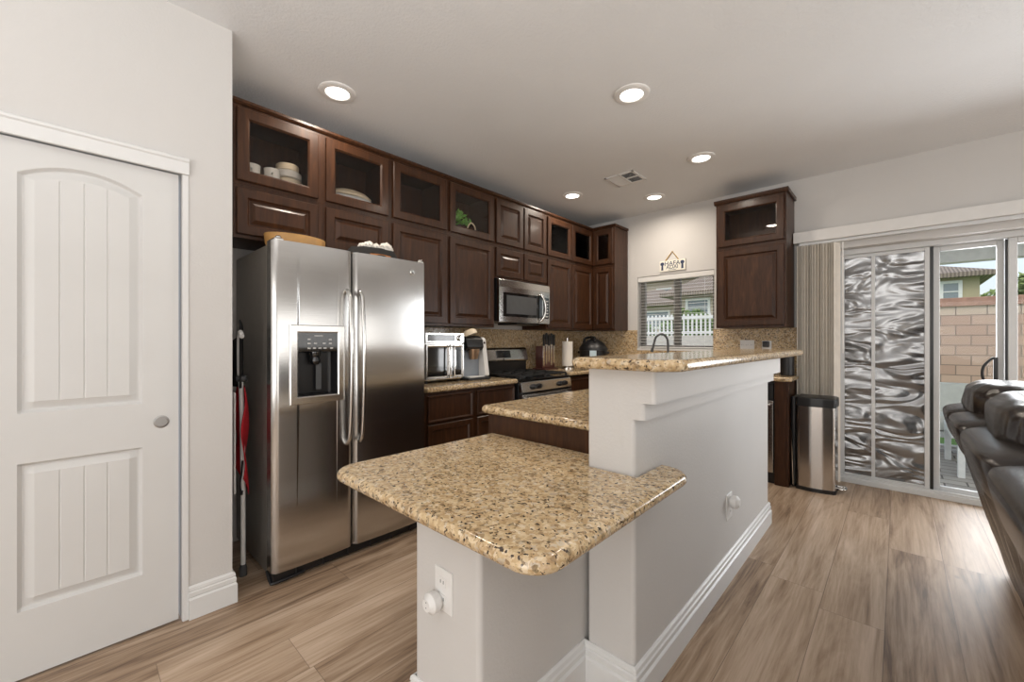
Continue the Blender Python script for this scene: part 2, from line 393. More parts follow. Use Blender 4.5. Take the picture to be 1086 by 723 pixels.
def panel_door(a0, a1, z0, z1, to3, rail=.062, raised=True, thick=.02):
    """raised panel cabinet door; to3(a, z, d) with d outward from the face frame"""
    prof = [(0, 0), (0, thick - .004), (.004, thick), (rail - .012, thick), (rail - .007, thick - .007), (rail - .002, thick - .0135), (rail + .004, thick - .0135)]
    if raised: prof += [(rail + .026, thick - .001), (rail + .030, thick - .001)]
    lim = min(a1 - a0, z1 - z0) / 2 - .012
    prof = [(min(i, lim), d) for i, d in prof]
    mb = MB(); mb.rings([rect_loop(a0 + i, a1 - i, z0 + i, z1 - i, d, to3) for i, d in prof], True, True); return mb
def frame_door(a0, a1, z0, z1, to3, rail=.062, thick=.02):
    prof = [(rail, 0), (0, 0), (0, thick - .004), (.004, thick), (rail - .010, thick), (rail - .004, thick - .005), (rail, thick - .008), (rail, 0)]
    mb = MB(); mb.rings([rect_loop(a0 + i, a1 - i, z0 + i, z1 - i, d, to3) for i, d in prof], False, False); return mb
def text_mesh(name, body, size, mat, parent, loc, rot, ext=.0008, align='CENTER', sx=1):
    c = bpy.data.curves.new(name, 'FONT'); c.body = body; c.size = size; c.extrude = ext; c.align_x = align; c.align_y = 'CENTER'
    to = bpy.data.objects.new(name, c); COL.objects.link(to)
    me = bpy.data.meshes.new_from_object(to.evaluated_get(bpy.context.evaluated_depsgraph_get()))
    bpy.data.objects.remove(to); me.materials.append(M[mat])
    o = bpy.data.objects.new(name, me); COL.objects.link(o); o.parent = parent
    off = Vector((0, 0, 0)); q = parent
    while q is not None: off += q.location; q = q.parent
    o.location = Vector(loc) - off; o.rotation_euler = rot; o.scale = (sx, 1, 1); return o
FX = lambda fx: (lambda a, z, d: Vector((fx + d, a, z)))     # faces +X, a runs along Y
FY = lambda fy: (lambda a, z, d: Vector((a, fy - d, z)))     # faces -Y, a runs along X

# ================================================================= SETTING
XL, YB, ZC, XR, YF = -3.03, 4.59, 2.74, 4.0, -3.5
PX, PY = -2.336, .53                                        # pantry wall face and its corner
struct('floor', MB().box(XL - .15, XR + .15, YF - .15, YB + .2, -.12, 0), 'floor')
struct('ceiling', MB().box(XL - .15, XR + .15, YF - .15, YB + .25, ZC, ZC + .15), 'ceil')
struct('wall_left', MB().box(XL - .12, XL, PY - .1, YB + .25, 0, ZC), 'wall')
struct('wall_right', MB().box(XR, XR + .12, YF, YB + .25, 0, ZC), 'wall')
struct('wall_front', MB().box(XL, XR, YF - .12, YF, 0, ZC), 'wall')
# back wall with the kitchen window and the patio slider cut out
WX0, WX1, WZ0, WZ1 = -2.262, -1.405, 1.16, 2.005
SX0, SX1, SZ1 = -.43, 3.10, 2.06
YW = YB + .25
wb = MB()
for x0, x1, z0, z1 in ((XL, WX0, 0, ZC), (WX0, WX1, 0, WZ0), (WX0, WX1, WZ1, ZC), (WX1, SX0, 0, ZC), (SX0, SX1, SZ1, ZC), (SX1, XR, 0, ZC)):
    wb.box(x0, x1, YB, YW, z0, z1)
bmesh.ops.remove_doubles(wb.bm, verts=wb.bm.verts, dist=1e-5)
struct('wall_back', wb, 'wall')
# pantry wall: a box with a doorway
DY0, DY1, DZ = -.275, .340, 2.005
wp = MB()
for y0, y1, z0, z1 in ((YF, DY0, 0, ZC), (DY0, DY1, DZ, ZC), (DY1, PY, 0, ZC)): wp.box(PX - .11, PX, y0, y1, z0, z1)
wp.box(XL, PX - .11, PY - .11, PY, 0, ZC)
struct('wall_pantry', wp, 'wall')

def base_profile(t=.018):
    return [(0, 0), (t, 0), (t, .088), (t - .003, .092), (t - .008, .096), (t - .004, .101), (t - .004, .118), (t - .009, .123), (t - .006, .128), (t - .008, .140), (t - .014, .146), (0, .146)]
def baseboard(mb, path, closed=False):
    """sweep the moulding along a floor path; the moulding stands to the left of the direction of travel"""
    P = [Vector(p) for p in path]; loops = []
    for i, p in enumerate(P):
        ds = []
        if i > 0: ds.append((p - P[i - 1]).normalized())
        if i < len(P) - 1: ds.append((P[i + 1] - p).normalized())
        ns = [Vector((-d.y, d.x)) for d in ds]
        q = sum(ns, Vector((0, 0))); q = q / max(q.dot(ns[0]), .2)
        loops.append([Vector((p.x + q.x * t, p.y + q.y * t, z)) for t, z in base_profile()])
    mb.rings(loops, True, True); return mb
struct('baseboard_pantry', baseboard(MB(), [(PX - .35, PY), (PX, PY), (PX, DY1 + .022)]), 'trim', angle=25)
struct('baseboard_back', baseboard(MB(), [(XR, YB), (SX1 + .05, YB)]), 'trim', angle=25)

# pantry door: slab with two plank-grooved panels, the upper one arched
d1 = thing('door_1', (PX - .02, .03, 0), 'white two-panel pantry door with an arched upper panel', 'door'); d1['kind'] = 'structure'
del d1['category']
def door_depth(y, z):
    y0, y1 = -.135, .210; mid = (y0 + y1) / 2; hw = (y1 - y0) / 2
    def inside(yy0, yy1, z0, zt, arch):
        top = zt + (arch * (1 - ((y - mid) / hw) ** 2) if arch else 0)
        return min(y - yy0, yy1 - y, z - z0, top - z)
    d = max(inside(y0, y1, .985, 1.872, .055), inside(y0, y1, .255, .800, 0))
    if d <= 0: return 0
    if d < .010: return -.016 * d / .010
    if d < .016: return -.016
    if d < .042: return -.016 + .0125 * (d - .016) / .026
    g = min(abs(((y - y0 - .040) / .0663) % 1 - .0), 1 - ((y - y0 - .040) / .0663) % 1) * .0663
    return -.0035 - (.003 * max(0, 1 - g / .0035) if .05 < d else 0)
ys = sorted(set([round(-.267 + .597 * i / 100, 5) for i in range(101)] + [-.135 + .040 + .0663 * k + e for k in range(0, 5) for e in (-.0036, -.0015, 0, .0015, .0036)] + [-.135 + e for e in (0, .01, .016, .042)] + [.21 - e for e in (0, .01, .016, .042)]))
ys = [y for y in ys if -.267 <= y <= .330]
zs = sorted(set([round(.008 + 1.988 * i / 90, 5) for i in range(91)] + [b + e for b in (.255, .985) for e in (0, .01, .016, .042)] + [.8 - e for e in (0, .01, .016, .042)] + [1.80 + .0035 * k for k in range(40)]))
zs = [z for z in zs if .008 <= z <= 1.996]
md = MB()
V = [[md.bm.verts.new((PX - .022 + door_depth(y, z), y, z)) for z in zs] for y in ys]
for i in range(len(ys) - 1):
    for j in range(len(zs) - 1): md.bm.faces.new((V[i][j], V[i + 1][j], V[i + 1][j + 1], V[i][j + 1]))
md.box(PX - .058, PX - .0405, -.267, .330, .008, 1.996)
md.build('slab', 'door', d1, angle=22)
kb = MB().lathe((PX - .023, .271, .90), (PX - .0185, .271, .90), [(0, .027), (.7, .027), (1, .024), (1, .020), (.5, .019)], 28)
hw = kb.build('finger_pull', 'nickel', d1, angle=30); hw['label'] = 'round grey metal flush pull'
# head casing and jamb
hc = MB()
hc.prism([(0, 0), (.016, 0), (.020, .012), (.020, .05), (.026, .056), (.026, .066), (.018, .072), (0, .072)], lambda p, k: Vector((PX + p[0], (DY0 - .04) if k == 0 else .362, 1.996 + p[1])))
struct('trim_1', hc, 'trim', angle=25)
jb = MB().box(PX - .11, PX + .006, .341, .362, 0, 1.996, .002).box(PX - .11, PX + .006, DY0 - .022, DY0 + .003, 0, 1.996, .002)
struct('trim_2', jb, 'trim')

# half wall of the peninsula: corbelled knee wall plus the stub that carries the low desk top
HX0, HX1, HY0, HY1 = -.842, -.655, 1.31, 3.28
hwm = MB()
for xx, z0, z1 in ((HX1, 0, .985), (-.620, .985, 1.043), (-.582, 1.043, 1.153)):
    oo = rounded([(HX0, HY0, .012), (xx, HY0, .016), (xx, HY1, .016), (HX0, HY1, .012)], 4)
    hwm.prism([(p.x, p.y) for p in oo], lambda p, k: Vector((p[0], p[1], (z0, z1)[k])))
oo = rounded([(-1.175, .782, .018), (-.857, .782, .018), (-.857, 1.445, 0), (-1.175, 1.445, 0)], 4)
struct('wall_stub', MB().prism([(p.x, p.y) for p in oo], lambda p, k: Vector((p[0], p[1], (0, .756)[k]))), 'wall', angle=50)
struct('wall_half', hwm, 'wall', angle=50)
struct('baseboard_half', baseboard(MB(), [(-1.175, 1.40), (-1.175, .782), (-.857, .782), (-.857, HY0), (HX1, HY0), (HX1, HY1), (HX0 + .02, HY1)][::-1]), 'trim', angle=25)

# ---------------------------------------------------------------- kitchen window with blind
wx = thing('window_1', (-1.83, YB + .1, WZ0), 'white kitchen window over the sink with blinds', None, kind='structure')
fr = MB()
for a in ((WX0, WX1, WZ0, WZ0 + .045), (WX0, WX1, WZ1 - .045, WZ1), (WX0, WX0 + .045, WZ0, WZ1), (WX1 - .045, WX1, WZ0, WZ1)): fr.box(a[0], a[1], YB + .10, YB + .16, a[2], a[3], .004)
fr.box(-1.87, -1.80, YB + .10, YB + .16, WZ0, WZ1, .004)
fr.build('frame', 'backlit_frame', wx)  # frame is white; its backlit shade is put into the material colour
MB().box(WX0 + .04, WX1 - .04, YB + .128, YB + .132, WZ0 + .04, WZ1 - .04).build('pane', 'glass', wx, smooth=False)
MB().box(WX0, WX1, YB - .012, YB + .10, WZ0 - .015, WZ0 + .006, .003).build('sill', 'trim', wx)
bl = thing('window_blind', (-1.83, YB + .045, WZ0), 'open white horizontal blind in the kitchen window above the sink', 'blind')
MB().box(WX0 + .004, WX1 - .004, YB + .005, YB + .085, WZ1 - .06, WZ1 - .004, .004).build('valance', 'blind', bl)
nsl = 21
for k in range(nsl):
    z = WZ0 + .045 + k * (.855 - .11) / nsl
    MB().prism([(-.022, 0), (0, .002), (.022, 0), (.022, -.0015), (0, .0005), (-.022, -.0015)], lambda p, e: Vector(((WX0 + .008, WX1 - .008)[e], YB + .045 + p[0], z + p[1] + p[0] * .10))).build('slat', 'blind', bl)
MB().box(WX0 + .006, WX1 - .006, YB + .02, YB + .07, WZ0 + .012, WZ0 + .028, .004).build('bottom_rail', 'blind', bl)
for x in (WX0 + .10, -1.83, WX1 - .10):
    MB().tube([(x, YB + .018, WZ0 + .02), (x, YB + .018, WZ1 - .06)], .0014, 6, 0).build('ladder_cord', 'blind', bl)

# ---------------------------------------------------------------- patio slider
SY = YB + .16                                               # frame plane
d2 = thing('door_2', ((SX0 + SX1) / 2, SY, 0), 'white-framed sliding glass patio door with dark screen on its left', None, kind='structure')
fr = MB()
fr.box(SX0, SX1, SY - .05, SY + .09, .0, .045, .006).box(SX0, SX1, SY - .05, SY + .09, 2.015, 2.06, .004)
fr.box(SX0, SX0 + .045, SY - .05, SY + .09, .04, 2.02, .004).box(SX1 - .045, SX1, SY - .05, SY + .09, .04, 2.02, .004)
fr.box(SX0 + .04, SX1 - .04, SY - .035, SY - .02, .04, .062, .003)
fr.build('door_frame', 'vinyl', d2)
def sash(name, x0, x1, y, z0, z1, sw, mat='vinyl', th=.035):
    m = MB(); m.box(x0, x0 + sw, y, y + th, z0, z1, .004).box(x1 - sw, x1, y, y + th, z0, z1, .004)
    m.box(x0 + sw, x1 - sw, y, y + th, z0, z0 + sw, .004).box(x0 + sw, x1 - sw, y, y + th, z1 - sw, z1, .004)
    return m.build(name, mat, d2)
s1 = sash('screen_panel', SX0 + .045, .184, SY - .012, .046, 2.015, .030)
MB().box(-.172, -.148, SY - .012, SY + .02, .07, 1.99, .003).build('mullion', 'vinyl', s1)
sc = MB().box(SX0 + .07, .160, SY + .006, SY + .010, .07, 1.99); sc = sc.build('screen', 'screen', s1, smooth=False)
MB().box(.1845, .2045, SY - .008, SY + .034, .05, 2.012).build('gap_strip', 'black', s1)  # black strip filling the gap between screen and glass
MB().box(.5805, .5915, SY + .006, SY + .034, .05, 2.012).build('gap_strip', 'black', d2)  # shade of the gap between sliding panels made as a black strip
s2 = sash('glass_panel', .205, .580, SY + .035, .046, 2.015, .038)
MB().box(.240, .545, SY + .050, SY + .054, .08, 1.985).build('pane', 'glass', s2, smooth=False)
MB().box(.523, .547, SY + .012, SY + .034, .88, 1.13, .006).tube([(.532, SY + .03, 1.115), (.515, SY - .01, 1.122), (.470, SY - .03, 1.06), (.465, SY - .03, .98), (.50, SY - .01, .90), (.532, SY + .03, .895)], .009, 10, 6).build('door_handle', 'black', s2)
s4 = sash('glass_panel', 1.84, SX1 - .05, SY - .012, .046, 2.015, .045)  # unseen panel added to widen the slider for the refrigerator's reflection
MB().box(1.88, SX1 - .09, SY + .004, SY + .008, .09, 1.97).build('pane', 'glass', s4, smooth=False)
s3 = sash('glass_panel', .592, 1.835, SY - .012, .046, 2.015, .045)
MB().box(.635, 1.795, SY + .004, SY + .008, .09, 1.97).build('pane', 'glass', s3, smooth=False)

# ================================================================= KITCHEN CABINETS
CF = -2.684                                                  # face-frame plane of the left run
BF = 4.273                                                   # face-frame plane of the back run
UZ0, UZ1, UZ2 = 1.375, 2.128, 2.572
def upper_unit(name, label, a0, a1, z0, z1, doors, glassy, facing='X', depth=.33, group=None, inset=.02):
    """a face-framed wall cabinet; doors: list of (a0, a1); facing X (left run) or Y (back run)"""
    to = FX(CF) if facing == 'X' else FY(BF)
    to = to if callable(to) else to
    base = to((a0 + a1) / 2, z0, -depth / 2)
    t = thing(name, base, label, 'cabinet', group)
    def bx(m, b0, b1, d0, d1, y0, y1, bev=0):
        p, q = to(b0, y0, d0), to(b1, y1, d1); m.box(p.x, q.x, p.y, q.y, p.z, q.z, bev)
    m = MB(); th = .018
    bx(m, a0, a0 + th, -depth, -.002, z0, z1); bx(m, a1 - th, a1, -depth, -.002, z0, z1)
    bx(m, a0 + th, a1 - th, -depth, -.002, z0, z0 + th); bx(m, a0 + th, a1 - th, -depth, -.002, z1 - th, z1)
    bx(m, a0 + th, a1 - th, -depth, -depth + .008, z0 + th, z1 - th)
    # face frame rails and stiles
    fw = .03
    bx(m, a0 + .0, a0 + fw, -.002, .0015, z0, z1); bx(m, a1 - fw, a1, -.002, .0015, z0, z1)
    bx(m, a0 + fw, a1 - fw, -.002, .0015, z0, z0 + fw); bx(m, a0 + fw, a1 - fw, -.002, .0015, z1 - fw, z1)
    m.build('body', 'wood', t)
    for d0, d1 in doors:
        tt = lambda a, z, d: to(a, z, d + .002)
        if glassy:
            f = frame_door(d0, d1, z0 + inset, z1 - inset, tt).build('door', 'wood', t, angle=20)
            g = MB(); bx(g, d0 + .058, d1 - .058, .006, .009, z0 + inset + .058, z1 - inset - .058); g.build('pane', 'cabglass', f, smooth=False)
        else:
            panel_door(d0, d1, z0 + inset, z1 - inset, tt).build('door', 'wood', t, angle=20)
    return t
D = [(.627, 1.065), (1.114, 1.554), (1.595, 2.075), (2.112, 2.610), (2.643, 3.009), (3.027, 3.369), (3.396, 3.826), (3.840, 4.262)]
up = [('glass-fronted top cabinet at the far left holding cream cups and stacked bowls', .602, 1.089, D[0:1], True),
      ('glass-fronted top cabinet holding a large oval platter, above the refrigerator', 1.0895, 1.574, D[1:2], True),
      ('empty dark glass-fronted top cabinet above the tall door right of the refrigerator', 1.5745, 2.0935, D[2:3], True),
      ('glass-fronted top cabinet with a green leafy ornament inside', 2.094, 2.626, D[3:4], True),
      ('solid two-door top cabinet in the topmost row above the microwave', 2.6265, 3.382, D[4:6], False)]
for lab, a0, a1, ds, gl in up: upper_unit('wall_cabinet', lab, a0, a1, UZ1, UZ2, ds, gl, group='top row cabinets')
upper_unit('wall_cabinet', 'glass-fronted two-door top cabinet right of the microwave, with pale tall vases inside', 3.3825, BF - .001, UZ1, UZ2, D[6:8], True, group='top row cabinets')
lo = [('short solid-door cabinet under the cups cabinet, over the left side of the refrigerator', .602, 1.089, 1.83, D[0:1]),
      ('short solid-door cabinet under the platter cabinet, over the right side of the refrigerator', 1.0895, 1.574, 1.83, D[1:2]),
      ('tall solid-door wall cabinet directly right of the refrigerator', 1.5745, 2.0935, UZ0, D[2:3]),
      ('tall solid-door wall cabinet above the coffee maker, left of the microwave', 2.094, 2.626, UZ0, D[3:4]),
      ('short two-door cabinet sitting directly on top of the microwave', 2.6265, 3.382, 1.83, D[4:6]),
      ('tall two-door wall cabinet right of the microwave, above the paper towel', 3.3825, BF - .001, UZ0, D[6:8])]
for lab, a0, a1, z0, ds in lo: upper_unit('wall_cabinet', lab, a0, a1, z0, UZ1 - .001, ds, False, group='lower row wall cabinets')
# back-wall units beside the window
upper_unit('wall_cabinet', 'small glass-fronted top cabinet on the back wall in the corner, left of the window', CF + .002, -2.384, UZ1, UZ2, [(-2.655, -2.396)], True, 'Y', YB - BF, group='top row cabinets')
upper_unit('wall_cabinet', 'narrow solid-door wall cabinet on the back wall in the corner, left of the window', CF + .002, -2.384, UZ0, UZ1 - .001, [(-2.655, -2.396)], False, 'Y', YB - BF, group='lower row wall cabinets')
BF_keep = BF; BF = 4.225
upper_unit('wall_cabinet', 'glass-fronted top cabinet on the back wall between the window and the patio door', -1.275, -.706, 2.118, 2.545, [(-1.255, -.722)], True, 'Y', YB - BF, group='top row cabinets')
upper_unit('wall_cabinet', 'large solid-door wall cabinet between the window and the patio door', -1.275, -.706, UZ0, 2.117, [(-1.255, -.722)], False, 'Y', YB - BF, group='lower row wall cabinets')
cm = MB().prism([(-.012, 0), (.012, 0), (.024, .022), (.024, .036), (-.012, .036)], lambda p, k: Vector(((-1.29, -.69)[k], BF - p[0] * 1.0, 2.546 + p[1])))
cm.box(-1.29, -.69, BF, YB, 2.548, 2.582)
tag(cm.build('crown_molding', 'wood'), 'dark crown strip on top of the cabinet beside the patio door', 'molding')
BF = BF_keep
cm = MB().prism([(-.33, 0), (.008, 0), (.020, .012), (.020, .026), (-.33, .026)], lambda p, k: Vector((CF + p[0], (.600, BF + .01)[k], UZ2 + .001 + p[1])))
cm.prism([(-.30, 0), (.008, 0), (.020, .012), (.020, .026), (-.30, .026)], lambda p, k: Vector(((CF - .005, -2.366)[k], BF - p[0], UZ2 + .001 + p[1])))
tag(cm.build('crown_molding', 'wood'), 'long dark crown strip along the top of the left wall cabinets', 'molding')

# ---------------------------------------------------------------- base cabinets
def base_unit(label, a0, a1, fx, rows, x_back, z1=.885, toe=.1, group='base cabinets'):
    """base cabinet facing +X; rows: list of (z0, z1, kind, splits)"""
    t = thing('base_cabinet', ((fx + x_back) / 2, (a0 + a1) / 2, 0), label, 'cabinet', group)
    m = MB().box(x_back, fx, a0, a1, toe, z1).box(x_back, fx - .07, a0, a1, 0, toe); m.build('body', 'wood', t)
    for z0, zz, kind, spl in rows:
        for b0, b1 in spl:
            panel_door(b0, b1, z0, zz, FX(fx + .001), rail=.05 if kind != 'slab' else .02, raised=kind == 'door').build('drawer' if kind != 'door' else 'door', 'wood', t, angle=20)
    return t
BX = -2.43
base_unit('drawer base cabinet between the refrigerator and the gas range', 1.70, 2.625, BX, [(.672, .862, 'slab', [(1.715, 2.135), (2.183, 2.612)]), (.40, .655, 'drawer', [(1.715, 2.135), (2.183, 2.612)]), (.115, .385, 'drawer', [(1.715, 2.135), (2.183, 2.612)])], XL + .022)
base_unit('corner base cabinet right of the gas range', 3.405, 4.585, BX, [(.672, .862, 'slab', [(3.43, 3.85)]), (.115, .655, 'door', [(3.43, 3.85)])], XL + .022)
t = thing('base_cabinet', (-1.15, 2.4, 0), 'dark island base cabinet behind the half wall, its end panel rising above the low counter', 'cabinet', 'base cabinets')
MB().box(-1.525, -.845, 1.455, 3.27, .1, .884).box(-1.46, -.845, 1.46, 3.27, 0, .1).build('body', 'wood', t)
for k in range(3):
    for z0, z1, kd in ((.69, .865, 0), (.115, .675, 1)):
        panel_door(1.48 + k * .6, 2.05 + k * .6, z0, z1, lambda a, z, d: Vector((-1.526 - d, a, z)), .05, kd == 1).build('door' if kd else 'drawer', 'wood', t, angle=20)
MB().box(-1.50, -.85, 1.449, 1.456, .10, .884, .002).build('end_panel', 'wood', t)
t = thing('base_cabinet', (-1.5, 4.3, 0), 'dark sink base cabinet run under the kitchen window', 'cabinet', 'base cabinets')
MB().box(-2.425, -1.425, 4.0, 4.585, .1, .9).build('body', 'wood', t)
for a, b in ((-2.40, -1.93), (-1.91, -1.445)): panel_door(a, b, .13, .86, FY(3.999), .055).build('door', 'wood', t, angle=20)
t = thing('base_cabinet', (-.75, 4.3, 0), 'narrow dark end cabinet at the back counter beside the trash can', 'cabinet', 'base cabinets')
MB().box(-.790, -.70, 4.19, 4.585, .0, .9, .002).build('body', 'wood', t)
MB().box(-.70, -.685, 4.19, 4.585, .0, .9, .002).build('end_panel', 'wood', t)
t = thing('dishwasher', (-1.12, 4.3, 0), 'stainless dishwasher in the back counter, glimpsed past the half wall', 'dishwasher')
MB().box(-1.42, -.796, 4.225, 4.585, .0, .898).build('body', 'black', t)
MB().box(-1.415, -.800, 4.19, 4.223, .10, .73, .006).build('door', 'steelv', t)
MB().box(-1.415, -.800, 4.185, 4.223, .735, .885, .006).build('control_panel', 'black', t)
MB().tube([(-1.37, 4.19, .70), (-1.36, 4.155, .70), (-.86, 4.155, .70), (-.85, 4.19, .70)], .010, 10, 4).build('handle', 'steel2', t)

# ---------------------------------------------------------------- stone tops
tag(slab([(-1.505, .634, .09), (-.522, .638, .085), (-.526, 1.505, .088), (-.652, 1.505, 0), (-.652, 1.306, 0), (-.845, 1.306, 0), (-.845, 1.447, 0), (-1.488, 1.447, 0)], .757, .797, .0195).build('desk_countertop', 'granite', angle=50),
    'low tan granite desk top in the foreground, wrapping the end of the half wall', 'countertop')
tag(slab([(-1.565, 1.425, .035), (-.846, 1.425, 0), (-.846, 3.30, 0), (-1.565, 3.30, .03)], .886, .926, .0195).build('island_countertop', 'granite', angle=50),
    'tan granite island top one step above the low desk top, left of the half wall', 'countertop')
tag(slab([(-.885, 1.245, .04), (-.555, 1.245, .03), (-.485, 1.315, .05), (-.475, 3.47, .05), (-.885, 3.47, .02)], 1.154, 1.194, .0195).build('bar_countertop', 'granite', angle=50),
    'highest granite bar top, capping the white half wall', 'countertop')
tag(slab([(XL + .004, 1.70, 0), (-2.395, 1.70, 0), (-2.395, 2.638, .01), (XL + .004, 2.638, 0)], .887, .926, .015).build('wall_countertop', 'granite', angle=50),
    'granite counter under the toaster oven and coffee maker, left of the range', 'countertop')
tag(slab([(XL + .004, 3.396, 0), (-2.395, 3.396, .01), (-2.395, 3.955, 0), (-1.45, 3.955, 0), (-1.45, 4.165, 0), (-.70, 4.165, .02), (-.662, 4.205, .02), (-.662, YB - .004, 0), (XL + .004, YB - .004, 0)], .902, .942, .015).build('wall_countertop', 'granite', angle=50),
    'granite corner counter running right of the range and under the window', 'countertop')
m = MB().box(XL + .001, XL + .02, 1.69, YB - .003, .944, UZ0 - .001)
tag(m.build('backsplash', 'granite', smooth=False), 'granite backsplash slab on the left wall behind range and knife block', 'backsplash')
m = MB().box(XL + .022, WX0 + .003, YB - .02, YB - .002, .944, UZ0 + .006)
m.box(WX0 + .003, WX1 - .003, YB - .02, YB - .002, .944, WZ0 - .017)
m.box(WX1 - .003, -.66, YB - .02, YB - .002, .944, UZ0 + .004)
tag(m.build('backsplash', 'granite', smooth=False), 'granite backsplash slab on the back wall around the window', 'backsplash')

# ================================================================= REFRIGERATOR
FXF, FY0, FY1, FM, FZ = -2.31, .697, 1.632, 1.124, 1.772
rf = thing('refrigerator', (-2.66, 1.165, 0), 'stainless side-by-side refrigerator with an ice and water dispenser', 'refrigerator')
MB().box(XL + .02, -2.41, FY0 + .006, FY1 - .006, .03, 1.76, .008).build('body', 'side', rf)
def fdoor(y0, y1, name):
    """door skin bowed outwards across its width; the left one gets its dispenser recess"""
    n = 26; pts = []
    for i in range(n + 1):
        u = i / n; e = min(u, 1 - u) * (y1 - y0)
        bow = .009 * (1 - (2 * u - 1) ** 2)
        rnd = .022 * (1 - math.sqrt(max(0, 1 - (1 - min(e, .022) / .022) ** 2)))
        pts.append((FXF - .006 + bow - rnd, y0 + u * (y1 - y0)))
    out = pts + [(-2.398, y1), (-2.398, y0)]
    m = MB().prism(out, lambda p, k: Vector((p[0], p[1], (.065, FZ)[k])))
    return m.build(name, 'steel', rf, angle=35)
dl = fdoor(FY0, FM - .004, 'door'); dr = fdoor(FM + .004, FY1, 'door')
for y, nm in ((FM - .040, dl), (FM + .034, dr)):
    MB().tube([(FXF - .004, y, 1.545), (FXF + .018, y, 1.528), (FXF + .034, y + .002, 1.49), (FXF + .046, y + .004, 1.32), (FXF + .050, y + .004, 1.11), (FXF + .046, y + .004, .90), (FXF + .034, y + .002, .725), (FXF + .014, y, .676), (FXF - .004, y, .668)], .0108, 12, 6, 1.15).build('handle', 'steel2', nm)
# dispenser: bezel, control panel, recess
fx = FXF + .005
dp = MB().rings([rect_loop(.776 + i, 1.066 - i, .918 + i, 1.338 - i, d, lambda a, z, d: Vector((fx + d, a, z))) for i, d in ((0, -.012), (0, .004), (.004, .008), (.034, .008), (.040, .003), (.042, -.004))], False).build('dispenser', 'steel2', rf, angle=25)
m = MB().box(fx - .012, fx + .0005, .815, 1.028, 1.195, 1.30, .002); m.build('control_panel', 'gloss', dp)
for z, ks in ((1.262, (.872, .985)), (1.240, (.872, .905, .952, .985)), (1.214, (.872, .900, .928, .956, .992))):
    for y in ks: MB().box(fx, fx + .0012, y - .008, y + .008, z - .0035, z + .0035).build('button', 'legend', dp)
MB().box(fx, fx + .0012, .90, .945, 1.279, 1.284).build('printed_line', 'legend', dp)
ct = MB().box(fx - .075, fx + .05, .817, 1.025, .958, 1.196).build('cutter', 'black')
bm_ = dl.modifiers.new('cut', 'BOOLEAN'); bm_.object = ct; bm_.operation = 'DIFFERENCE'; bm_.solver = 'EXACT'
bpy.context.view_layer.update()
me = bpy.data.meshes.new_from_object(dl.evaluated_get(bpy.context.evaluated_depsgraph_get()))
dl.modifiers.clear(); dl.data = me; bpy.data.objects.remove(ct)
me.polygons.foreach_set('use_smooth', [True] * len(me.polygons)); me.set_sharp_from_angle(angle=R(35))
m = MB().rings([[Vector((fx + d, .8175 + i, .9585 + i * .3)), Vector((fx + d, 1.0245 - i, .9585 + i * .3)), Vector((fx + d, 1.0245 - i, 1.1955 - i * .2)), Vector((fx + d, .8175 + i, 1.1955 - i * .2))] for i, d in ((0, .001), (0, -.02), (.012, -.060), (.03, -.070))], True)
m.build('recess', 'black', dp)
m = MB().lathe((fx - .030, .915, 1.196), (fx - .030, .915, 1.125), [(0, .028), (.3, .028), (.45, .022), (.75, .028), (1, .018)], 24); m.build('nozzle', 'gloss', dp)
MB().box(fx - .050, fx - .042, .925, .955, .985, 1.13, .003).build('paddle', 'dgrey', dp)
bd = MB().lathe((FXF - .006, 1.520, 1.700), (FXF + .008, 1.520, 1.700), [(0, .019), (.8, .019), (1, .0165)], 24).build('badge', 'chrome', rf)
m = MB().lathe((FXF + .0082, 1.520, 1.700), (FXF + .0094, 1.520, 1.700), [(0, .0115), (1, .0115)], 20); em = m.build('badge_disc', 'dgrey', bd)
m = MB().tube([(FXF + .0102, 1.512, 1.697), (FXF + .0102, 1.515, 1.706), (FXF + .0102, 1.523, 1.707), (FXF + .0102, 1.519, 1.698), (FXF + .0102, 1.526, 1.695), (FXF + .0102, 1.528, 1.703)], .0011, 6, 5); m.build('badge_monogram', 'chrome', bd)
gm = MB().box(-2.40, FXF - .03, FY0 + .01, FY1 - .01, .012, .062, .004)
for k in range(6): gm.box(FXF - .032, FXF - .02, FY0 + .12 + k * .14, FY0 + .126 + k * .14, .015, .060)
gm.tube([(-2.41, FY0 + .004, .05), (-2.36, FY0 + .004, .016), (FXF - .03, FY0 + .02, .008), (FXF - .02, FY0 + .16, .02)], .008, 8, 5)
gm.build('toe_grille', 'black', rf)
for y in (FY0 + .035, FY1 - .035):
    MB().box(-2.44, FXF - .018, y - .022, y + .022, 1.773, 1.785, .004).lathe((FXF - .03, y, 1.785), (FXF - .03, y, 1.797), [(0, .015), (.6, .014), (1, .008)], 16).build('hinge_cap', 'steel2', rf)

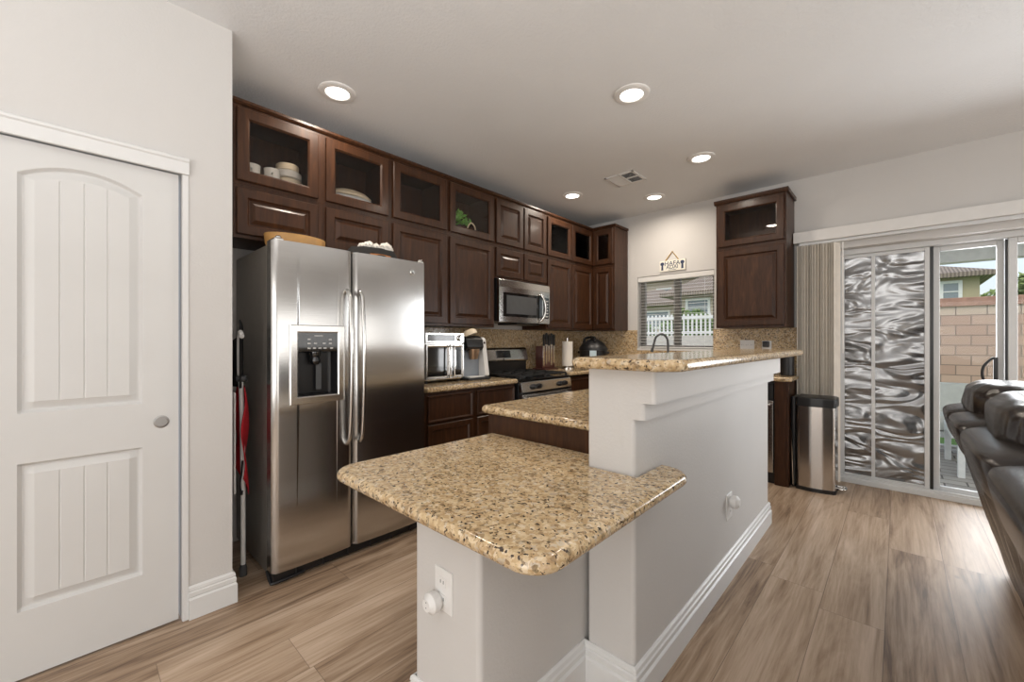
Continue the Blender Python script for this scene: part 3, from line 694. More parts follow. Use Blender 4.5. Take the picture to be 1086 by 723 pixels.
# things on top of the refrigerator
tr = thing('serving_tray', (-2.62, .89, 1.7615), 'yellow-brown oval wooden tray lying on the left top of the refrigerator', 'tray')
m = MB()
o = [(.105 * math.cos(2 * math.pi * k / 40), .165 * math.sin(2 * math.pi * k / 40)) for k in range(40)]
m.rings([[Vector((-2.56 + x * s, .895 + y * s, z)) for x, y in o] for s, z in ((.86, 1.762), (.97, 1.80), (1.0, 1.848), (.985, 1.852), (.95, 1.846), (.88, 1.80), (.80, 1.775))], True, True)
m.build('bowl', 'tan', tr)
hb = thing('decorated_basket', (-2.545, 1.36, 1.7615), 'black scalloped dish with white flowers and orange base on the refrigerator', 'dish')
m = MB().lathe((-2.545, 1.36, 1.762), (-2.545, 1.36, 1.805), [(0, .115), (1, .140)], 32); m.build('base', 'orange', hb)
m = MB(); nn = 72
def scal(s, z, dz): return [Vector((-2.535 + s * (1 + .05 * math.cos(9 * a)) * math.cos(a) * .7, 1.36 + s * (1 + .05 * math.cos(9 * a)) * math.sin(a), z + .006 + dz * abs(math.cos(4.5 * a)))) for a in [2 * math.pi * k / nn for k in range(nn)]]
m.rings([scal(.14, 1.800, 0), scal(.172, 1.800, -.022), scal(.178, 1.808, -.020), scal(.15, 1.842, 0), scal(.08, 1.846, 0)], True, True); m.build('scalloped_rim', 'seat', hb)
for k, (dy, dx, r) in enumerate(((-.045, .05, .030), (.0, .055, .026), (-.085, .04, .022), (.075, .05, .036), (.098, .04, .028))):
    MB().blob((-2.545 + dx, 1.36 + dy, 1.842 + r * .7), (r, r * 1.2, r), amp=.45, fr=2.6).build('flower', 'pale', hb)

# folded chair in the gap beside the refrigerator
fc = thing('folding_chair', (-2.57, .615, 0), 'folded red and black chair with white tube legs between pantry wall and refrigerator', 'chair')
MB().tube([(-2.46, .600, 1.275), (-2.50, .603, 1.30), (-2.535, .606, 1.27), (-2.545, .608, 1.16), (-2.545, .610, 1.06)], .011, 10, 6).build('handle', 'white', fc)
MB().tube([(-2.545, .615, 1.06), (-2.548, .622, .85), (-2.555, .628, .5), (-2.56, .63, .045)], .0115, 10, 4).build('leg', 'white', fc)
MB().tube([(-2.70, .605, 1.10), (-2.74, .605, .5), (-2.76, .605, .04)], .0115, 10, 4).build('leg', 'white', fc)
MB().lathe((-2.56, .63, .0), (-2.56, .63, .06), [(0, .019), (.7, .018), (1, .0135)], 16).build('rubber_foot', 'dgrey', fc)
MB().lathe((-2.76, .605, .0), (-2.76, .605, .06), [(0, .019), (.7, .018), (1, .0135)], 16).build('rubber_foot', 'dgrey', fc)
MB().cyl((-2.55, .600, 1.055), (-2.53, .640, 1.055), .018, n=16).build('pivot', 'dgrey', fc)
m = MB().grid(14, 26, lambda u, v: Vector((-2.50 - .17 * u,   .618 + .034 * math.sin(u * 3.1) + .010 * math.sin(v * 9 + u * 5), .56 + .45 * v + 0 * u - .14 * (1 - v) * (1 - abs(2 * u - .8)))))
o = m.build('fabric', 'red', fc); md_ = o.modifiers.new('th', 'SOLIDIFY'); md_.thickness = .004
m = MB().grid(10, 16, lambda u, v: Vector((-2.515 - .14 * u, .606 + .03 * math.sin(u * 3.1), 1.005 + .36 * v * (1 - .3 * u))))
o = m.build('fabric_top', 'seat', fc); md_ = o.modifiers.new('th', 'SOLIDIFY'); md_.thickness = .005
MB().tube([(-2.53, .62, .62), (-2.555, .618, .50), (-2.545, .618, .44), (-2.535, .62, .46)], .005, 8, 5).build('strap', 'black', fc)
m = MB().box(-2.80, -2.47, .568, .576, .47, .99, .003); m.build('side_board', 'white', fc)

# ================================================================= GAS RANGE
RY0, RY1 = 2.645, 3.388
rg = thing('gas_range', (-2.68, 3.02, 0), 'stainless gas range with black grates between the counters', 'range')
MB().box(XL + .025, -2.40, RY0, RY1, .0, .90, .004).build('body', 'black', rg)
m = MB().prism([(-2.40, .805), (-2.355, .805), (-2.372, .893), (-2.40, .90)], lambda p, k: Vector((p[0], (RY0 + .004, RY1 - .004)[k], p[1])), .004)
m.build('control_panel', 'steel2', rg)
for y in (2.80, 2.875, 3.195, 3.265, 3.232)[:4]:
    m = MB().lathe((-2.367, y, .848), (-2.332, y, .854), [(0, .025), (.55, .023), (.6, .019), (1, .017)], 20); k = m.build('knob', 'black', rg)
m = MB().box(-2.40, -2.355, RY0 + .006, RY1 - .006, .22, .79, .008); od = m.build('oven_door', 'steel', rg)
MB().box(-2.357, -2.353, RY0 + .12, RY1 - .12, .34, .64, .003).build('window', 'gloss', od)
MB().tube([(-2.356, RY0 + .05, .752), (-2.322, RY0 + .055, .756), (-2.316, RY0 + .10, .758), (-2.316, RY1 - .10, .758), (-2.322, RY1 - .055, .756), (-2.356, RY1 - .05, .752)], .011, 10, 4).build('handle', 'steel2', od)
MB().box(-2.40, -2.357, RY0 + .006, RY1 - .006, .05, .21, .008).build('drawer', 'steel', rg)
MB().box(XL + .09, -2.385, RY0 + .002, RY1 - .002, .900, .918, .006).build('cooktop', 'gloss', rg)
for cx in (-2.54, -2.80):
    for cy in (2.83, 3.20):
        MB().lathe((cx, cy, .918), (cx, cy, .938), [(0, .045), (.5, .042), (.55, .03), (1, .028)], 20).build('burner', 'iron', rg)
for y0, y1 in ((RY0 + .03, 3.012), (3.022, RY1 - .03)):
    m = MB()
    for y in (y0, (y0 + y1) / 2, y1): m.box(-2.94, -2.41, y - .006, y + .006, .936, .952, .003)
    for x in (-2.94, -2.80, -2.675, -2.54, -2.41): m.box(x - .006, x + .006, y0, y1, .936, .952, .003)
    for x in (-2.94, -2.41):
        for y in (y0, y1): m.box(x - .007, x + .007, y - .007, y + .007, .918, .94)
    m.build('grate', 'iron', rg)
bgm = MB().box(XL + .025, -2.955, RY0 + .005, RY1 - .005, .90, 1.055, .003); bgk = bgm.build('back_riser', 'black', rg)
n = 14
prof = [(XL + .025, 1.045), (-2.935, 1.045), (-2.930, 1.06), (-2.955, 1.165), (-2.972, 1.185), (XL + .025, 1.185)]
MB().prism(prof, lambda p, k: Vector((p[0], (RY0, RY1)[k], p[1])), .006).build('back_guard', 'steel2', rg)
MB().prism([(-2.939, 1.085), (-2.931, 1.085), (-2.948, 1.155), (-2.956, 1.155)], lambda p, k: Vector((p[0] + .0015, (2.915, 3.115)[k], p[1]))).build('display', 'gloss', rg)
MB().cyl((-2.938, 3.01, 1.066), (-2.928, 3.01, 1.067), .008, n=14).build('badge', 'dgrey', rg)

# ================================================================= MICROWAVE
mw = thing('microwave', (-2.82, 3.01, 1.425), 'stainless over-the-range microwave with curved handle, mounted below cabinets', 'microwave')
MY0, MY1, MX = 2.640, 3.378, -2.625
MB().box(XL + .025, MX - .035, MY0, MY1, 1.432, 1.828, .003).build('body', 'black', mw)
MB().prism([(MX - .034, 1.752), (MX, 1.748), (MX - .006, 1.815), (MX - .034, 1.822)], lambda p, k: Vector((p[0], (MY0, MY1)[k], p[1])), .003).build('vent_band', 'steel2', mw)
def mskin(u, v): return Vector((MX - .004 + .012 * (1 - (2 * u - 1) ** 2), MY0 + u * (MY1 - MY0), 1.428 + v * .318))
m = MB(); pts = [(MX - .034, MY0)] + [(MX - .004 + .012 * (1 - (2 * k / 16 - 1) ** 2), MY0 + (MY1 - MY0) * k / 16) for k in range(17)] + [(MX - .034, MY1)]
m.prism(pts, lambda p, k: Vector((p[0], p[1], (1.428, 1.747)[k]))); fdr = m.build('front', 'steel2', mw)
def on_front(y0, y1, z0, z1, lift, name, mat, par):
    q = [(MX - .004 + .012 * (1 - (2 * (y - MY0) / (MY1 - MY0) - 1) ** 2), y) for y in [y0 + (y1 - y0) * k / 8 for k in range(9)]]
    mm = MB().prism([(x - .003, y) for x, y in q] + [(x + lift, y) for x, y in q[::-1]], lambda p, k: Vector((p[0], p[1], (z0, z1)[k]))); return mm.build(name, mat, par)
dw = on_front(2.690, 3.245, 1.478, 1.700, .002, 'window', 'gloss', mw)
on_front(2.730, 3.150, 1.505, 1.675, .003, 'screen', 'dgrey', dw)
kp = on_front(3.268, 3.360, 1.478, 1.690, .002, 'keypad', 'gloss', mw)
for k in range(6):
    on_front(3.285, 3.345, 1.495 + k * .031, 1.507 + k * .031, .0032, 'key_row', 'legend', kp)
MB().tube([(MX + .004, 3.200, 1.712), (MX + .028, 3.210, 1.700), (MX + .048, 3.232, 1.64), (MX + .052, 3.238, 1.58), (MX + .048, 3.232, 1.52), (MX + .028, 3.210, 1.462), (MX + .004, 3.200, 1.448)], .013, 10, 5, 1.1).build('handle', 'steel2', fdr)
MB().box(XL + .08, MX - .06, MY0 + .30, MY1 - .1, 1.412, 1.4315, .004).build('bottom_vent', 'black', mw)

# ================================================================= COUNTER THINGS
# toaster oven with french doors
to_ = thing('toaster_oven', (-2.78, 2.0, .927), 'stainless toaster oven with double glass doors beside the refrigerator', 'oven')
TX, T0, T1 = -2.60, 1.825, 2.205
MB().box(-2.93, TX - .015, T0, T1, .945, 1.318, .012).build('body', 'steel2', to_)
MB().box(TX - .014, TX, T0, T1, 1.235, 1.318, .005).build('control_panel', 'steel2', to_)
MB().box(TX, TX + .003, T0 + .02, 2.105, 1.252, 1.302, .002).build('display', 'gloss', to_)
MB().lathe((TX, 2.158, 1.277), (TX + .026, 2.158, 1.277), [(0, .026), (.7, .024), (1, .02)], 20).build('knob', 'chrome', to_)
for y0, y1 in ((T0 + .004, 2.058), (2.064, T1 - .004)):
    f = frame_door(y0, y1, .957, 1.228, FX(TX - .014), .022, .016).build('door', 'steel2', to_, angle=20)
    MB().box(TX - .012, TX - .007, y0 + .02, y1 - .02, .977, 1.208).build('pane', 'gloss', f, smooth=False)
    yh = y1 - .018 if y0 < 2 else y0 + .018
    MB().tube([(TX, yh, 1.205), (TX + .03, yh, 1.195), (TX + .03, yh, .99), (TX, yh, .98)], .007, 8, 4).build('handle', 'chrome', f)
for x in (-2.89, -2.64):
    for y in (T0 + .03, T1 - .03): MB().cyl((x, y, .927), (x, y, .946), .013, n=12).build('foot', 'black', to_)
# pod coffee maker
cf = thing('coffee_maker', (-2.72, 2.36, .927), 'white and grey pod coffee maker between toaster oven and range', 'coffee maker')
CX = -2.72
MB().prism([(-2.86, .945), (-2.60, .945), (-2.58, .96), (-2.63, 1.27), (-2.65, 1.285), (-2.86, 1.285)], lambda p, k: Vector((p[0], (2.425, 2.475)[k], p[1])), .008).build('side_panel', 'white', cf)
MB().box(-2.86, -2.66, 2.235, 2.424, .946, 1.17, .008).build('water_tank', 'ltgrey', cf)
MB().prism([(-2.86, 1.171), (-2.62, 1.171), (-2.595, 1.20), (-2.61, 1.275), (-2.66, 1.30), (-2.86, 1.30)], lambda p, k: Vector((p[0], (2.235, 2.424)[k], p[1])), .012).build('brew_head', 'black', cf)
MB().lathe((-2.625, 2.33, 1.10), (-2.625, 2.33, 1.185), [(0, .034), (.8, .048), (1, .05)], 20).build('pod_holder', 'copper', cf)
MB().lathe((-2.64, 2.31, 1.301), (-2.655, 2.30, 1.345), [(0, .062), (.6, .060), (1, .045)], 24).build('lid', 'cream', cf)
MB().box(-2.86, -2.565, 2.225, 2.48, .927, .945, .006).build('base', 'black', cf)
MB().box(-2.655, -2.585, 2.255, 2.42, .946, .957, .003).build('drip_tray', 'white', cf)
MB().cyl((-2.640, 2.45, 1.235), (-2.622, 2.45, 1.238), .011, n=14).build('button', 'chrome', cf)
# knife block with knives
ZB = .943
kb_ = thing('knife_block', (-2.89, 3.53, ZB), 'dark reddish wooden knife block standing right of the range', 'knife block')
MB().box(-2.90, -2.80, 3.475, 3.69, ZB + .014, ZB + .255, .006).box(-2.93, -2.76, 3.462, 3.703, ZB, ZB + .0145, .004).build('block', 'brown', kb_)
pos = ['leftmost knife of the block, beside the range', 'second knife from the left in the wooden block', 'middle knife standing in the wooden block', 'fourth knife from the left in the wooden block', 'rightmost knife of the block, toward the paper towel']
for k in range(5):
    y = 3.492 + k * .044
    kn = thing('kitchen_knife', (-2.80, y, ZB + .08), pos[k] + ', black handle', 'knife', 'knives in the block')
    h = .26 + .014 * (k % 2)
    m = MB().prism([(-.013, .05 + .02 * (k % 3)), (.004, .035 + .02 * (k % 3)), (.014, .07 + .02 * (k % 3)), (.014, h), (-.013, h)], lambda p, e: Vector((-2.799 + .003 * e, y + p[0], ZB + p[1]))); m.build('blade', 'steel2', kn)
    MB().prism([(-.012, h - .002), (.013, h - .002), (.011, h + .06), (.014, h + .115), (0, h + .125), (-.013, h + .11), (-.010, h + .06)], lambda p, e: Vector((-2.806 + .018 * e, y + p[0], ZB + p[1])), .003).build('handle', 'black', kn)
# paper towel
pt = thing('paper_towel_stand', (-2.75, 3.86, ZB), 'paper towel stand holding a white roll near the kitchen corner', 'paper towel stand')
MB().lathe((-2.75, 3.86, ZB), (-2.75, 3.86, ZB + .022), [(0, .08), (.6, .08), (1, .07)], 28).build('base', 'chrome', pt)
MB().cyl((-2.75, 3.86, ZB + .02), (-2.75, 3.86, ZB + .345), .006, n=10).build('rod', 'chrome', pt)
m = MB().lathe((-2.75, 3.86, ZB + .030), (-2.75, 3.86, ZB + .305), [(0, .060), (1, .060)], 30)
tag(m.build('paper_towel_roll', 'paper'), 'white paper towel roll on its stand right of the knife block', 'paper towel')
# pressure cooker
pc = thing('pressure_cooker', (-2.635, 4.22, ZB), 'round black electric pressure cooker in the back corner of the counter', 'cooker')
c = Vector((-2.635, 4.22, ZB))
MB().lathe(c, c + Vector((0, 0, .20)), [(0, .145), (.05, .155), (.9, .16), (1, .165)], 36).build('body', 'black', pc)
MB().lathe(c + Vector((0, 0, .201)), c + Vector((0, 0, .34)), [(0, .168), (.15, .168), (.3, .155), (.6, .125), (.85, .07), (1, .03)], 36).build('lid', 'black', pc)
MB().tube([c + Vector((-.075, -.09, .29)), c + Vector((-.06, -.06, .345)), c + Vector((.05, -.06, .35)), c + Vector((.075, -.09, .30))], .014, 8, 5).build('lid_handle', 'gloss', pc)
for sx in (-1, 1): MB().box(c.x + sx * .155, c.x + sx * .195, c.y - .04, c.y + .04, ZB + .16, ZB + .19, .008).build('side_handle', 'black', pc)
q = Vector((.52, -.854, 0)); pm = MB()
a = c + q * .158; sd = Vector((.854, .52, 0))
pm.prism([(-.038, .10), (.038, .10), (.038, .20), (-.038, .20)], lambda p, k: a + sd * p[0] + q * (0, .010)[k] + Vector((0, 0, p[1])), .002).build('label_panel', 'label', pc)
# faucet
fa = thing('faucet', (-1.80, 4.43, ZB), 'tall dark gooseneck faucet arching in front of the kitchen window', 'faucet')
MB().lathe((-1.83, 4.43, ZB), (-1.83, 4.43, ZB + .06), [(0, .03), (.2, .026), (1, .019)], 20).build('base', 'dgrey', fa)
MB().tube([(-1.83, 4.43, ZB + .05), (-1.828, 4.43, ZB + .27), (-1.838, 4.42, ZB + .345), (-1.880, 4.395, ZB + .385), (-1.930, 4.365, ZB + .355), (-1.950, 4.35, ZB + .28), (-1.960, 4.34, ZB + .22)], .0115, 12, 6).build('spout', 'dgrey', fa)
MB().tube([(-1.960, 4.34, ZB + .235), (-1.968, 4.335, ZB + .19)], lambda u: .014 + .003 * u, 12, 0).build('spray_head', 'dgrey', fa)
MB().tube([(-1.815, 4.43, ZB + .09), (-1.765, 4.42, ZB + .12)], .007, 8, 0).build('lever', 'dgrey', fa)
# outlets on the backsplash and what is plugged in or stands there
def outlet(label, p0, p1, facing, n=2, mat='white'):
    """wall plate between two corners on a wall plane; facing '-Y' or '+X'"""
    (a0, z0), (a1, z1), pl = p0, p1, facing[1]
    to3 = (lambda a, z, d: Vector((a, pl - d, z))) if facing[0] == '-Y' else (lambda a, z, d: Vector((pl + d, a, z)))
    t = thing('wall_outlet', to3((a0 + a1) / 2, z0, 0), label, 'outlet', 'wall outlets')
    MB().rings([rect_loop(a0 + i, a1 - i, z0 + i, z1 - i, d, to3) for i, d in ((0, 0), (0, .003), (.004, .006))], True, True).build('plate', mat, t)
    wide = (a1 - a0) > (z1 - z0)
    for k in range(n):
        if wide: ca, cz = a0 + (a1 - a0) * (k + .5) / n, (z0 + z1) / 2
        else: ca, cz = (a0 + a1) / 2, z1 - (z1 - z0) * (.30 if k == 0 else .70)
        m = MB().rings([rect_loop(ca - .016 + i, ca + .016 - i, cz - .014 + i, cz + .014 - i, d, to3) for i, d in ((0, .005), (0, .008), (.003, .0085))], True, True)
        rc = m.build('receptacle', mat, t)
        m = MB()
        for s in (-.007, .007):
            p, q_ = to3(ca + s - .0012, cz - .003, .0086), to3(ca + s + .0012, cz + .007, .0092); m.box(p.x, q_.x, p.y, q_.y, p.z, q_.z)
        m.build('slots', 'dgrey', rc)
    return t
YS = YB - .021
outlet('wide double outlet plate on the backsplash under the cabinet by the window', (-1.155, 1.165), (-1.03, 1.262), ('-Y', YS), 3)
outlet('narrow outlet plate on the backsplash with a black plug, nearest the patio door', (-.965, 1.13), (-.885, 1.255), ('-Y', YS), 2)
tag(MB().box(-.952, -.898, YS - .05, YS - .0095, 1.195, 1.25, .008).build('power_adapter', 'black'), 'black plug in the narrow backsplash outlet near the patio door', 'plug')
cu = thing('canister', (-.735, 4.42, ZB), 'black cylinder canister on the back counter end beneath the bar top overhang', 'canister')
MB().lathe((-.735, 4.42, ZB), (-.735, 4.42, ZB + .175), [(0, .052), (.05, .055), (1, .056)], 28).build('body', 'black', cu)
MB().lathe((-.735, 4.42, ZB + .176), (-.735, 4.42, ZB + .195), [(0, .058), (.7, .058), (1, .05)], 28).build('lid', 'black', cu)

# outlets on the peninsula with plug-in lights
outlet('white outlet plate on the front of the stub under the low desk top', (-1.058, .428), (-.974, .556), ('-Y', .7815), 2)
pl = thing('plug_in_light', (-1.035, .75, .43), 'round white plug-in in the outlet under the low desk top', 'plug')
MB().lathe((-1.035, .7725, .458), (-1.035, .728, .458), [(0, .024), (.25, .031), (.7, .031), (1, .018)], 24).build('body', 'white', pl)
for dz in (-.006, .010): MB().cyl((-1.035, .7285, .458 + dz), (-1.035, .7275, .458 + dz), .0018, n=8).build('vent_hole', 'dgrey', pl)
outlet('white outlet plate low on the long side of the half wall', (2.325, .318), (2.415, .452), ('+X', HX1 + .0005), 2)
pl = thing('plug_in_light', (-.62, 2.37, .39), 'round white plug-in in the outlet on the long side of the half wall', 'plug')
MB().lathe((HX1 + .010, 2.37, .412), (HX1 + .055, 2.37, .412), [(0, .024), (.25, .033), (.7, .033), (1, .018)], 24).build('body', 'white', pl)

# ================================================================= CABINET CONTENTS (behind the glass doors)
zs0 = UZ1 + .0185
def cup(x, y, rx, label, tilt):
    t = thing('coffee_cup', (x, y, zs0), label, 'cup', 'cups in the glass cabinet')
    m = MB().lathe((x, y, zs0), (x, y, zs0 + .135), [(0, .028), (.08, .034), (.5, .040), (1, .044), (.98, .040), (.5, .036), (.12, .028)], 24); m.build('body', 'pale', t)
    MB().tube([(x + .038, y - .01, zs0 + .100), (x + .062, y - .012, zs0 + .092), (x + .060, y - .012, zs0 + .045), (x + .034, y - .01, zs0 + .034)], .006, 8, 5).build('handle', 'pale', t)
cup(-2.765, .725, 0, 'pale cup at the left end behind the leftmost cabinet glass', 0)
cup(-2.755, .828, 0, 'pale cup beside the stacked bowls behind the leftmost cabinet glass', 0)
for k, (r, mt, h) in enumerate(((.075, 'dgrey', .035), (.078, 'pale', .045), (.082, 'cream', .045), (.080, 'pale', .05), (.066, 'cream', .045))):
    z = zs0 + sum((.035, .045, .045, .05, .045)[:k]) + .0005 * k
    m = MB().lathe((-2.845, .945, z), (-2.845, .945, z + h), [(0, r * .86), (.15, r), (.85, r), (1, r * .9)], 28)
    tag(m.build('bowl', mt), ['dark grey bottom bowl of the stack in the leftmost glass cabinet', 'pale bowl second from the bottom of the stack in the leftmost cabinet', 'cream bowl in the middle of the stack in the leftmost cabinet', 'pale bowl second from the top of the stack in the leftmost cabinet', 'small cream topmost bowl of the stack in the leftmost glass cabinet'][k], 'bowl', 'stacked bowls in the glass cabinet')
pt_ = thing('oval_platter', (-2.82, 1.33, zs0), 'oval cream and grey platter lying in the cabinet above the refrigerator', 'platter')
o = [(.10 * math.cos(2 * math.pi * k / 36), .165 * math.sin(2 * math.pi * k / 36)) for k in range(36)]
MB().rings([[Vector((-2.80 + x * s, 1.335 + y * s, zs0 + 1.7 * z)) for x, y in o] for s, z in ((.7, 0), (.9, .02), (1.0, .05), (.97, .055), (.85, .03), (.6, .02))], True, True).build('dish', 'legend', pt_)
MB().rings([[Vector((-2.81 + x * s, 1.335 + y * s, zs0 + .038 + 1.2 * z)) for x, y in o] for s, z in ((.88, .056), (.95, .066), (.75, .085), (.45, .098))], True, True).build('loaf', 'cream', pt_)
gp = thing('leafy_ornament', (-2.78, 2.33, zs0), 'green leafy ornament with a cream rim behind the cabinet glass', 'ornament')
MB().lathe((-2.78, 2.32, zs0), (-2.78, 2.32, zs0 + .03), [(0, .05), (.5, .085), (1, .09)], 24).build('saucer', 'pale', gp)
m = MB()
for k in range(60):
    a, e = random.uniform(0, 6.28), random.uniform(.1, 1.4); rr = random.uniform(.05, .12)
    p = Vector((-2.78 + .7 * rr * math.cos(a) * math.cos(e), 2.30 + rr * math.sin(a) * math.cos(e), zs0 + .115 + rr * math.sin(e) * 1.0))
    u_ = Vector((random.gauss(0, 1), random.gauss(0, 1), random.gauss(0, 1))).normalized(); v_ = u_.orthogonal().normalized(); n_ = u_.cross(v_)
    m.rings([[p + u_ * .028, p + v_ * .014, p - u_ * .028, p - v_ * .014], [p + u_ * .028 + n_ * .003, p + v_ * .014 + n_ * .003, p - u_ * .028 + n_ * .003, p - v_ * .014 + n_ * .003]], True, True)
o = m.build('leaves', 'green', gp, smooth=False); o['kind'] = 'stuff'
MB().tube([(-2.72, 2.33, zs0 + .06), (-2.71, 2.37, zs0 + .13), (-2.71, 2.42, zs0 + .10), (-2.72, 2.43, zs0 + .03)], .006, 8, 5).build('handle', 'cream', gp)
for k in range(4):
    y = 3.52 + k * .06
    m = MB().lathe((-2.80, y, zs0), (-2.80, y, zs0 + .27 + .012 * (k % 3)), [(0, .020), (.1, .026), (.6, .024), (.8, .014), (1, .016)], 18)
    tag(m.build('vase', 'cream'), 'tall cream vase in the row behind the cabinet glass right of the microwave', 'vase', 'cream vases behind glass')
tag(MB().lathe((-2.78, 4.11, zs0), (-2.78, 4.11, zs0 + .045), [(0, .03), (.6, .05), (1, .052)], 20).build('bowl', 'pale'), 'small white bowl behind the corner cabinet glass', 'bowl')
tag(MB().lathe((-.83, 4.33, 2.1365), (-.83, 4.33, 2.19), [(0, .025), (.6, .032), (1, .03)], 20).build('cup', 'pale'), 'small white cup behind the glass of the cabinet beside the patio door', 'cup')

# ================================================================= SIGN over the window
sg = thing('wall_sign', (-1.84, YB - .01, 2.03), 'cream greeting sign hung on a gold rope above the window', 'sign')
SGX0, SGX1, SGZ0, SGZ1 = -1.985, -1.695, 2.035, 2.155
MB().box(SGX0, SGX1, YB - .016, YB - .002, SGZ0, SGZ1, .002).build('board', 'board', sg)
MB().tube([(SGX0 + .065, YB - .010, SGZ1 - .002), (-1.842, YB - .008, SGZ1 + .098), (SGX1 - .075, YB - .010, SGZ1 - .002)], .0055, 8, 0).build('rope', 'gold', sg)
text_mesh('greeting_text', 'HAFA', .070, 'navy', sg, (-1.84, YB - .0175, 2.117), (R(90), 0, 0))
text_mesh('greeting_text', 'ADAI', .058, 'navy', sg, (-1.84, YB - .0175, 2.077), (R(90), 0, 0))
MB().box(-1.885, -1.795, YB - .0172, YB - .0158, 2.046, 2.050).build('small_line', 'navy', sg)
for cx in (SGX0 + .033, SGX1 - .033):
    MB().prism([(-.012, -.045), (.012, -.045), (.010, .008), (.022, .018), (.020, .036), (.006, .045), (-.006, .045), (-.020, .036), (-.022, .018), (-.010, .008)], lambda p, k: Vector((cx + p[0], YB - (.0158, .0172)[k], 2.095 + p[1]))).build('pillar_motif', 'navy', sg)

# ================================================================= CEILING THINGS
def can_light(label, x, y):
    t = thing('recessed_light', (x, y, ZC), label, 'ceiling light', 'recessed ceiling lights')
    MB().lathe((x, y, ZC), (x, y, ZC - .012), [(0, .105), (.5, .103), (1, .092), (1, .070), (.6, .066)], 40, False).build('trim_ring', 'white', t)
    MB().lathe((x, y, ZC - .003), (x, y, ZC - .0085), [(0, .068), (.6, .067), (1, .055)], 36).build('lens', 'lens', t)
    d = bpy.data.lights.new('lamp', 'AREA'); d.shape = 'DISK'; d.size = .13; d.energy = 6.5; d.color = (1, .89, .76); d.spread = R(170)
    o = bpy.data.objects.new('lamp', d); o.location = (0, 0, -.014); COL.objects.link(o); o.parent = t
for lab, x, y in (('recessed light in front of the leftmost cabinets, nearest the pantry wall', -2.447, 1.089), ('recessed light over the near end of the half wall', -1.173, 2.307),
                  ('recessed light over the far end of the half wall, nearest the patio door', -1.169, 3.492), ('recessed light above the range, left of the ceiling vent', -2.431, 3.499),
                  ('recessed light beyond the ceiling vent, nearest the kitchen window', -1.838, 4.111)): can_light(lab, x, y)
vt = thing('ceiling_vent', (-1.825, 3.47, ZC), 'white rectangular air vent in the ceiling with four grille fields', 'vent')
vm = MB(); vx0, vx1, vy0, vy1 = -1.965, -1.685, 3.335, 3.605
for a in ((vx0, vx1, vy0, vy0 + .022), (vx0, vx1, vy1 - .022, vy1), (vx0, vx0 + .022, vy0, vy1), (vx1 - .022, vx1, vy0, vy1), (vx0, vx1, 3.462, 3.478), (-1.833, -1.817, vy0, vy1)):
    vm.box(*a, ZC - .010, ZC, .002)
vm.build('frame', 'white', vt)
MB().box(vx0 + .02, vx1 - .02, vy0 + .02, vy1 - .02, ZC - .0025, ZC - .0005).build('backing', 'dgrey', vt)
for (x0, x1, y0, y1) in ((vx0 + .02, -1.833, vy0 + .02, 3.462), (-1.817, vx1 - .02, vy0 + .02, 3.462), (vx0 + .02, -1.833, 3.478, vy1 - .02), (-1.817, vx1 - .02, 3.478, vy1 - .02)):
    for k in range(6):
        y = y0 + (y1 - y0) * (k + .5) / 6; s = -.006 if (x0 < -1.9) else .006
        MB().prism([(-s, -.009), (s, -.002), (s, -.001), (-s, -.008)], lambda p, e: Vector(((x0, x1)[e], y + p[0], ZC + p[1]))).build('louver', 'white', vt)

# ================================================================= VERTICAL BLINDS at the slider
vb = thing('vertical_blind', (.4, YB - .07, 0), 'beige vertical blind stacked at the left of the patio door under a white valance', 'blind')
MB().box(-.70, 3.30, YB - .105, YB - .003, 2.135, 2.232, .005).build('valance', 'blind', vb)
MB().box(-.66, 3.26, YB - .08, YB - .05, 2.110, 2.134, .002).build('head_rail', 'vinyl', vb)
nv = 15
for k in range(nv):
    x = -.655 + k * .0188 + (.004 if k > 8 else 0); tw = R(68 + 6 * math.sin(k * 1.7)); ca, sa = math.cos(tw), math.sin(tw)
    def f(p, e, x=x, ca=ca, sa=sa): return Vector((x + p[0] * ca - p[1] * sa, YB - .065 + p[0] * sa * 1.0 + p[1] * ca, (.03, 2.108)[e]))
    MB().prism([(-.042, 0), (-.02, .004), (.02, .004), (.042, 0), (.042, .0014), (.02, .0054), (-.02, .0054), (-.042, .0014)], f).build('vane', 'vane', vb)
MB().tube([(-.348, YB - .085, 2.10), (-.346, YB - .085, 1.15)], .0055, 8, 0).build('wand', 'white', vb)

# ================================================================= TRASH CAN
tc = thing('trash_can', (-.50, 4.37, 0), 'slim stainless step trash can with black lid beside the patio door', 'trash can')
def can_outline(s=0, a0=-.638, a1=-.375, y0=4.225, y1=4.465): return rounded([(a0 - s, y0 - s, .03), (a0 + .10, y0 - .014 - s, .12), (a1 - .08, y0 - .006 - s, .12), (a1 + s, y0 + .018 - s, .03), (a1 + s, y1 + s, .02), (a0 - s, y1 + s, .02)], 5)
def pr(out, z0, z1, bev=0): return MB().prism([(p.x, p.y) for p in out], lambda p, k: Vector((p[0], p[1], (z0, z1)[k])), bev)
pr(can_outline(), .03, .705).build('body', 'steelv', tc)
pr(can_outline(.004), 0, .03).build('base_ring', 'black', tc)
lid = MB(); o = can_outline(.007); cxy = Vector((-.51, 4.368))
lid.rings([[Vector((cxy.x + (p.x - cxy.x) * s, cxy.y + (p.y - cxy.y) * s, z)) for p in o] for s, z in ((1, .706), (1, .765), (.985, .775), (.90, .782))], True, True)
lid.build('lid', 'black', tc)
MB().box(-.682, -.646, 4.262, 4.46, .0, .775, .012).build('rear_housing', 'black', tc)
MB().tube([(-.373, 4.32, .035), (-.340, 4.315, .035), (-.322, 4.325, .035), (-.322, 4.375, .035), (-.340, 4.385, .035), (-.373, 4.38, .035)], .014, 10, 5).build('pedal', 'chrome', tc)

